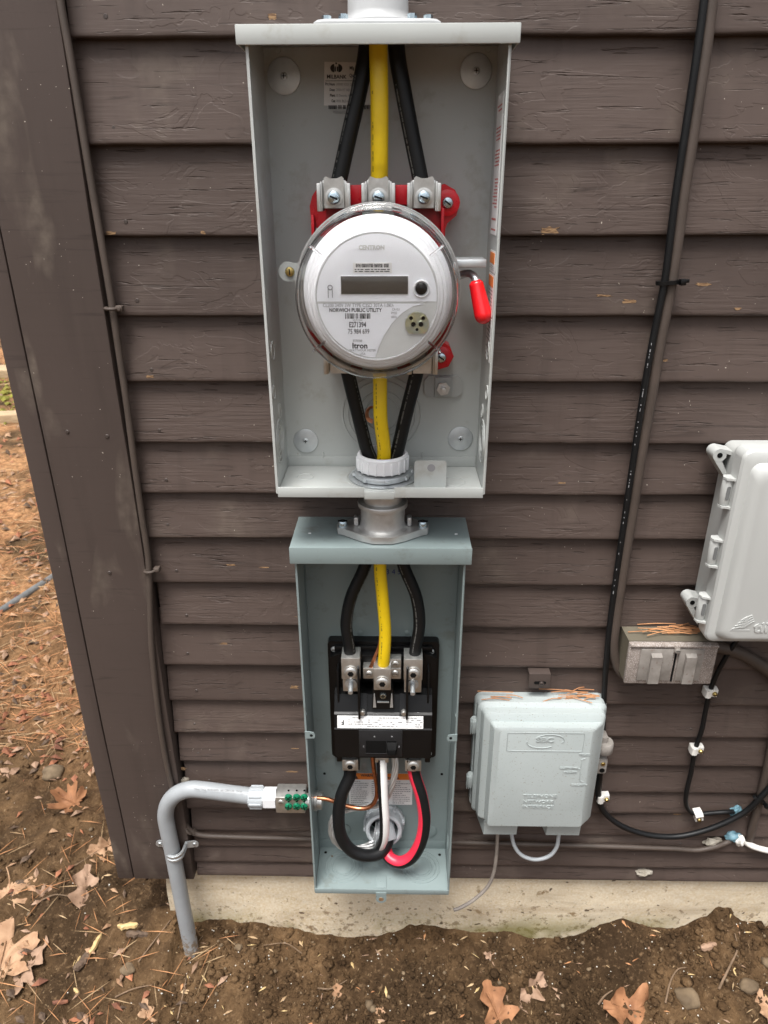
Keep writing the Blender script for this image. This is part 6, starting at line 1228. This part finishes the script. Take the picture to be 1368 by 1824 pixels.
def f_mulch(b, r_):
    x, y, R_ = left_pt(r_)
    if y < .4 and r_.random() > .16: return
    a_ = r_.uniform(0, 6.28); sc = min(3.0, .5 + R_ * .26); L = r_.uniform(.010, .042) * sc
    sliver(b, Vector((x, y, ground_z(x, y) + .003)), Vector((math.cos(a_), math.sin(a_), r_.uniform(-.2, .2))), L, L * r_.uniform(.12, .28), L * r_.uniform(.1, .3), r_.choice((0, 0, 1, 2, 2, 3)))
scatter('bark_litter', 'reddish bark chips and leaf bits scattered over the yard left of the house', ['mulch', 'bark', 'leaf_b', 'leaf_a'], 11000, f_mulch, 12)
ICO = None
def lump(b, p, s, r_, mi):
    pts = []
    for q_ in ((1, 0, 0), (-1, 0, 0), (0, 1, 0), (0, -1, 0), (0, 0, 1), (0, 0, -.4), (.6, .6, .5), (-.6, .55, .5), (-.6, -.6, .5), (.6, -.6, .5)): pts.append(tuple(Vector(p) + Vector(q_) * s * r_.uniform(.7, 1.2)))
    n0 = len(b.v); b.v += pts
    for f in ((0, 6, 9), (6, 4, 9), (6, 7, 4), (7, 8, 4), (8, 9, 4), (6, 2, 7), (7, 1, 8), (8, 3, 9), (0, 2, 6), (2, 1, 7), (1, 3, 8), (3, 0, 9), (0, 5, 2), (2, 5, 1), (1, 5, 3), (3, 5, 0)): b.f.append(tuple(i + n0 for i in f)); b.m.append(mi)
def near_pt(r_):
    if r_.random() < .72: return r_.uniform(-.42, .82), r_.uniform(-.24, -.006)
    return r_.uniform(-1.3, -.40), r_.uniform(-.24, .9)
def f_crumb(b, r_):
    x, y = near_pt(r_)
    if noise.noise((x * 11, y * 11, 3)) < r_.uniform(-.5, .35): return
    s = .0006 + .0042 * r_.random() ** 3 + (.008 * r_.random() if r_.random() < .03 else 0); lump(b, (x, y, ground_z(x, y) + s * .2), s, r_, 0 if r_.random() < .97 else 1)
scatter('soil_crumbs', 'brown soil crumbs and clods along the foundation', ['soil', 'stone'], 26000, f_crumb, 13)
def f_fleck(b, r_):
    x, y = near_pt(r_); s = r_.uniform(.0006, .0016); lump(b, (x, y, ground_z(x, y) + s * .8), s, r_, 0)
scatter('pale_flecks', 'tiny white flecks sprinkled over the dark soil', 'fleck', 520, f_fleck, 14)
def f_bit(b, r_):
    x, y = near_pt(r_); a_ = r_.uniform(0, 6.28); L = r_.uniform(.004, .022); sliver(b, Vector((x, y, ground_z(x, y) + .002)), Vector((math.cos(a_), math.sin(a_), r_.uniform(-.15, .15))), L, L * r_.uniform(.03, .16), .0012, r_.choice((0, 0, 1, 2, 3)))
scatter('plant_bits', 'dry straw, needles and leaf bits scattered on the dark soil', ['straw', 'needle', 'leaf_b', 'chip'], 420, f_bit, 15)
def f_moss(b, r_):
    x, y = r_.uniform(-5.5, -2.2), 4.2 + r_.gauss(0, .35); lump(b, (x, y, ground_z(x, y)), r_.uniform(.01, .035), r_, 0)
scatter('moss_patch', 'yellow green moss strip beside the far timbers', 'moss', 900, f_moss, 16)
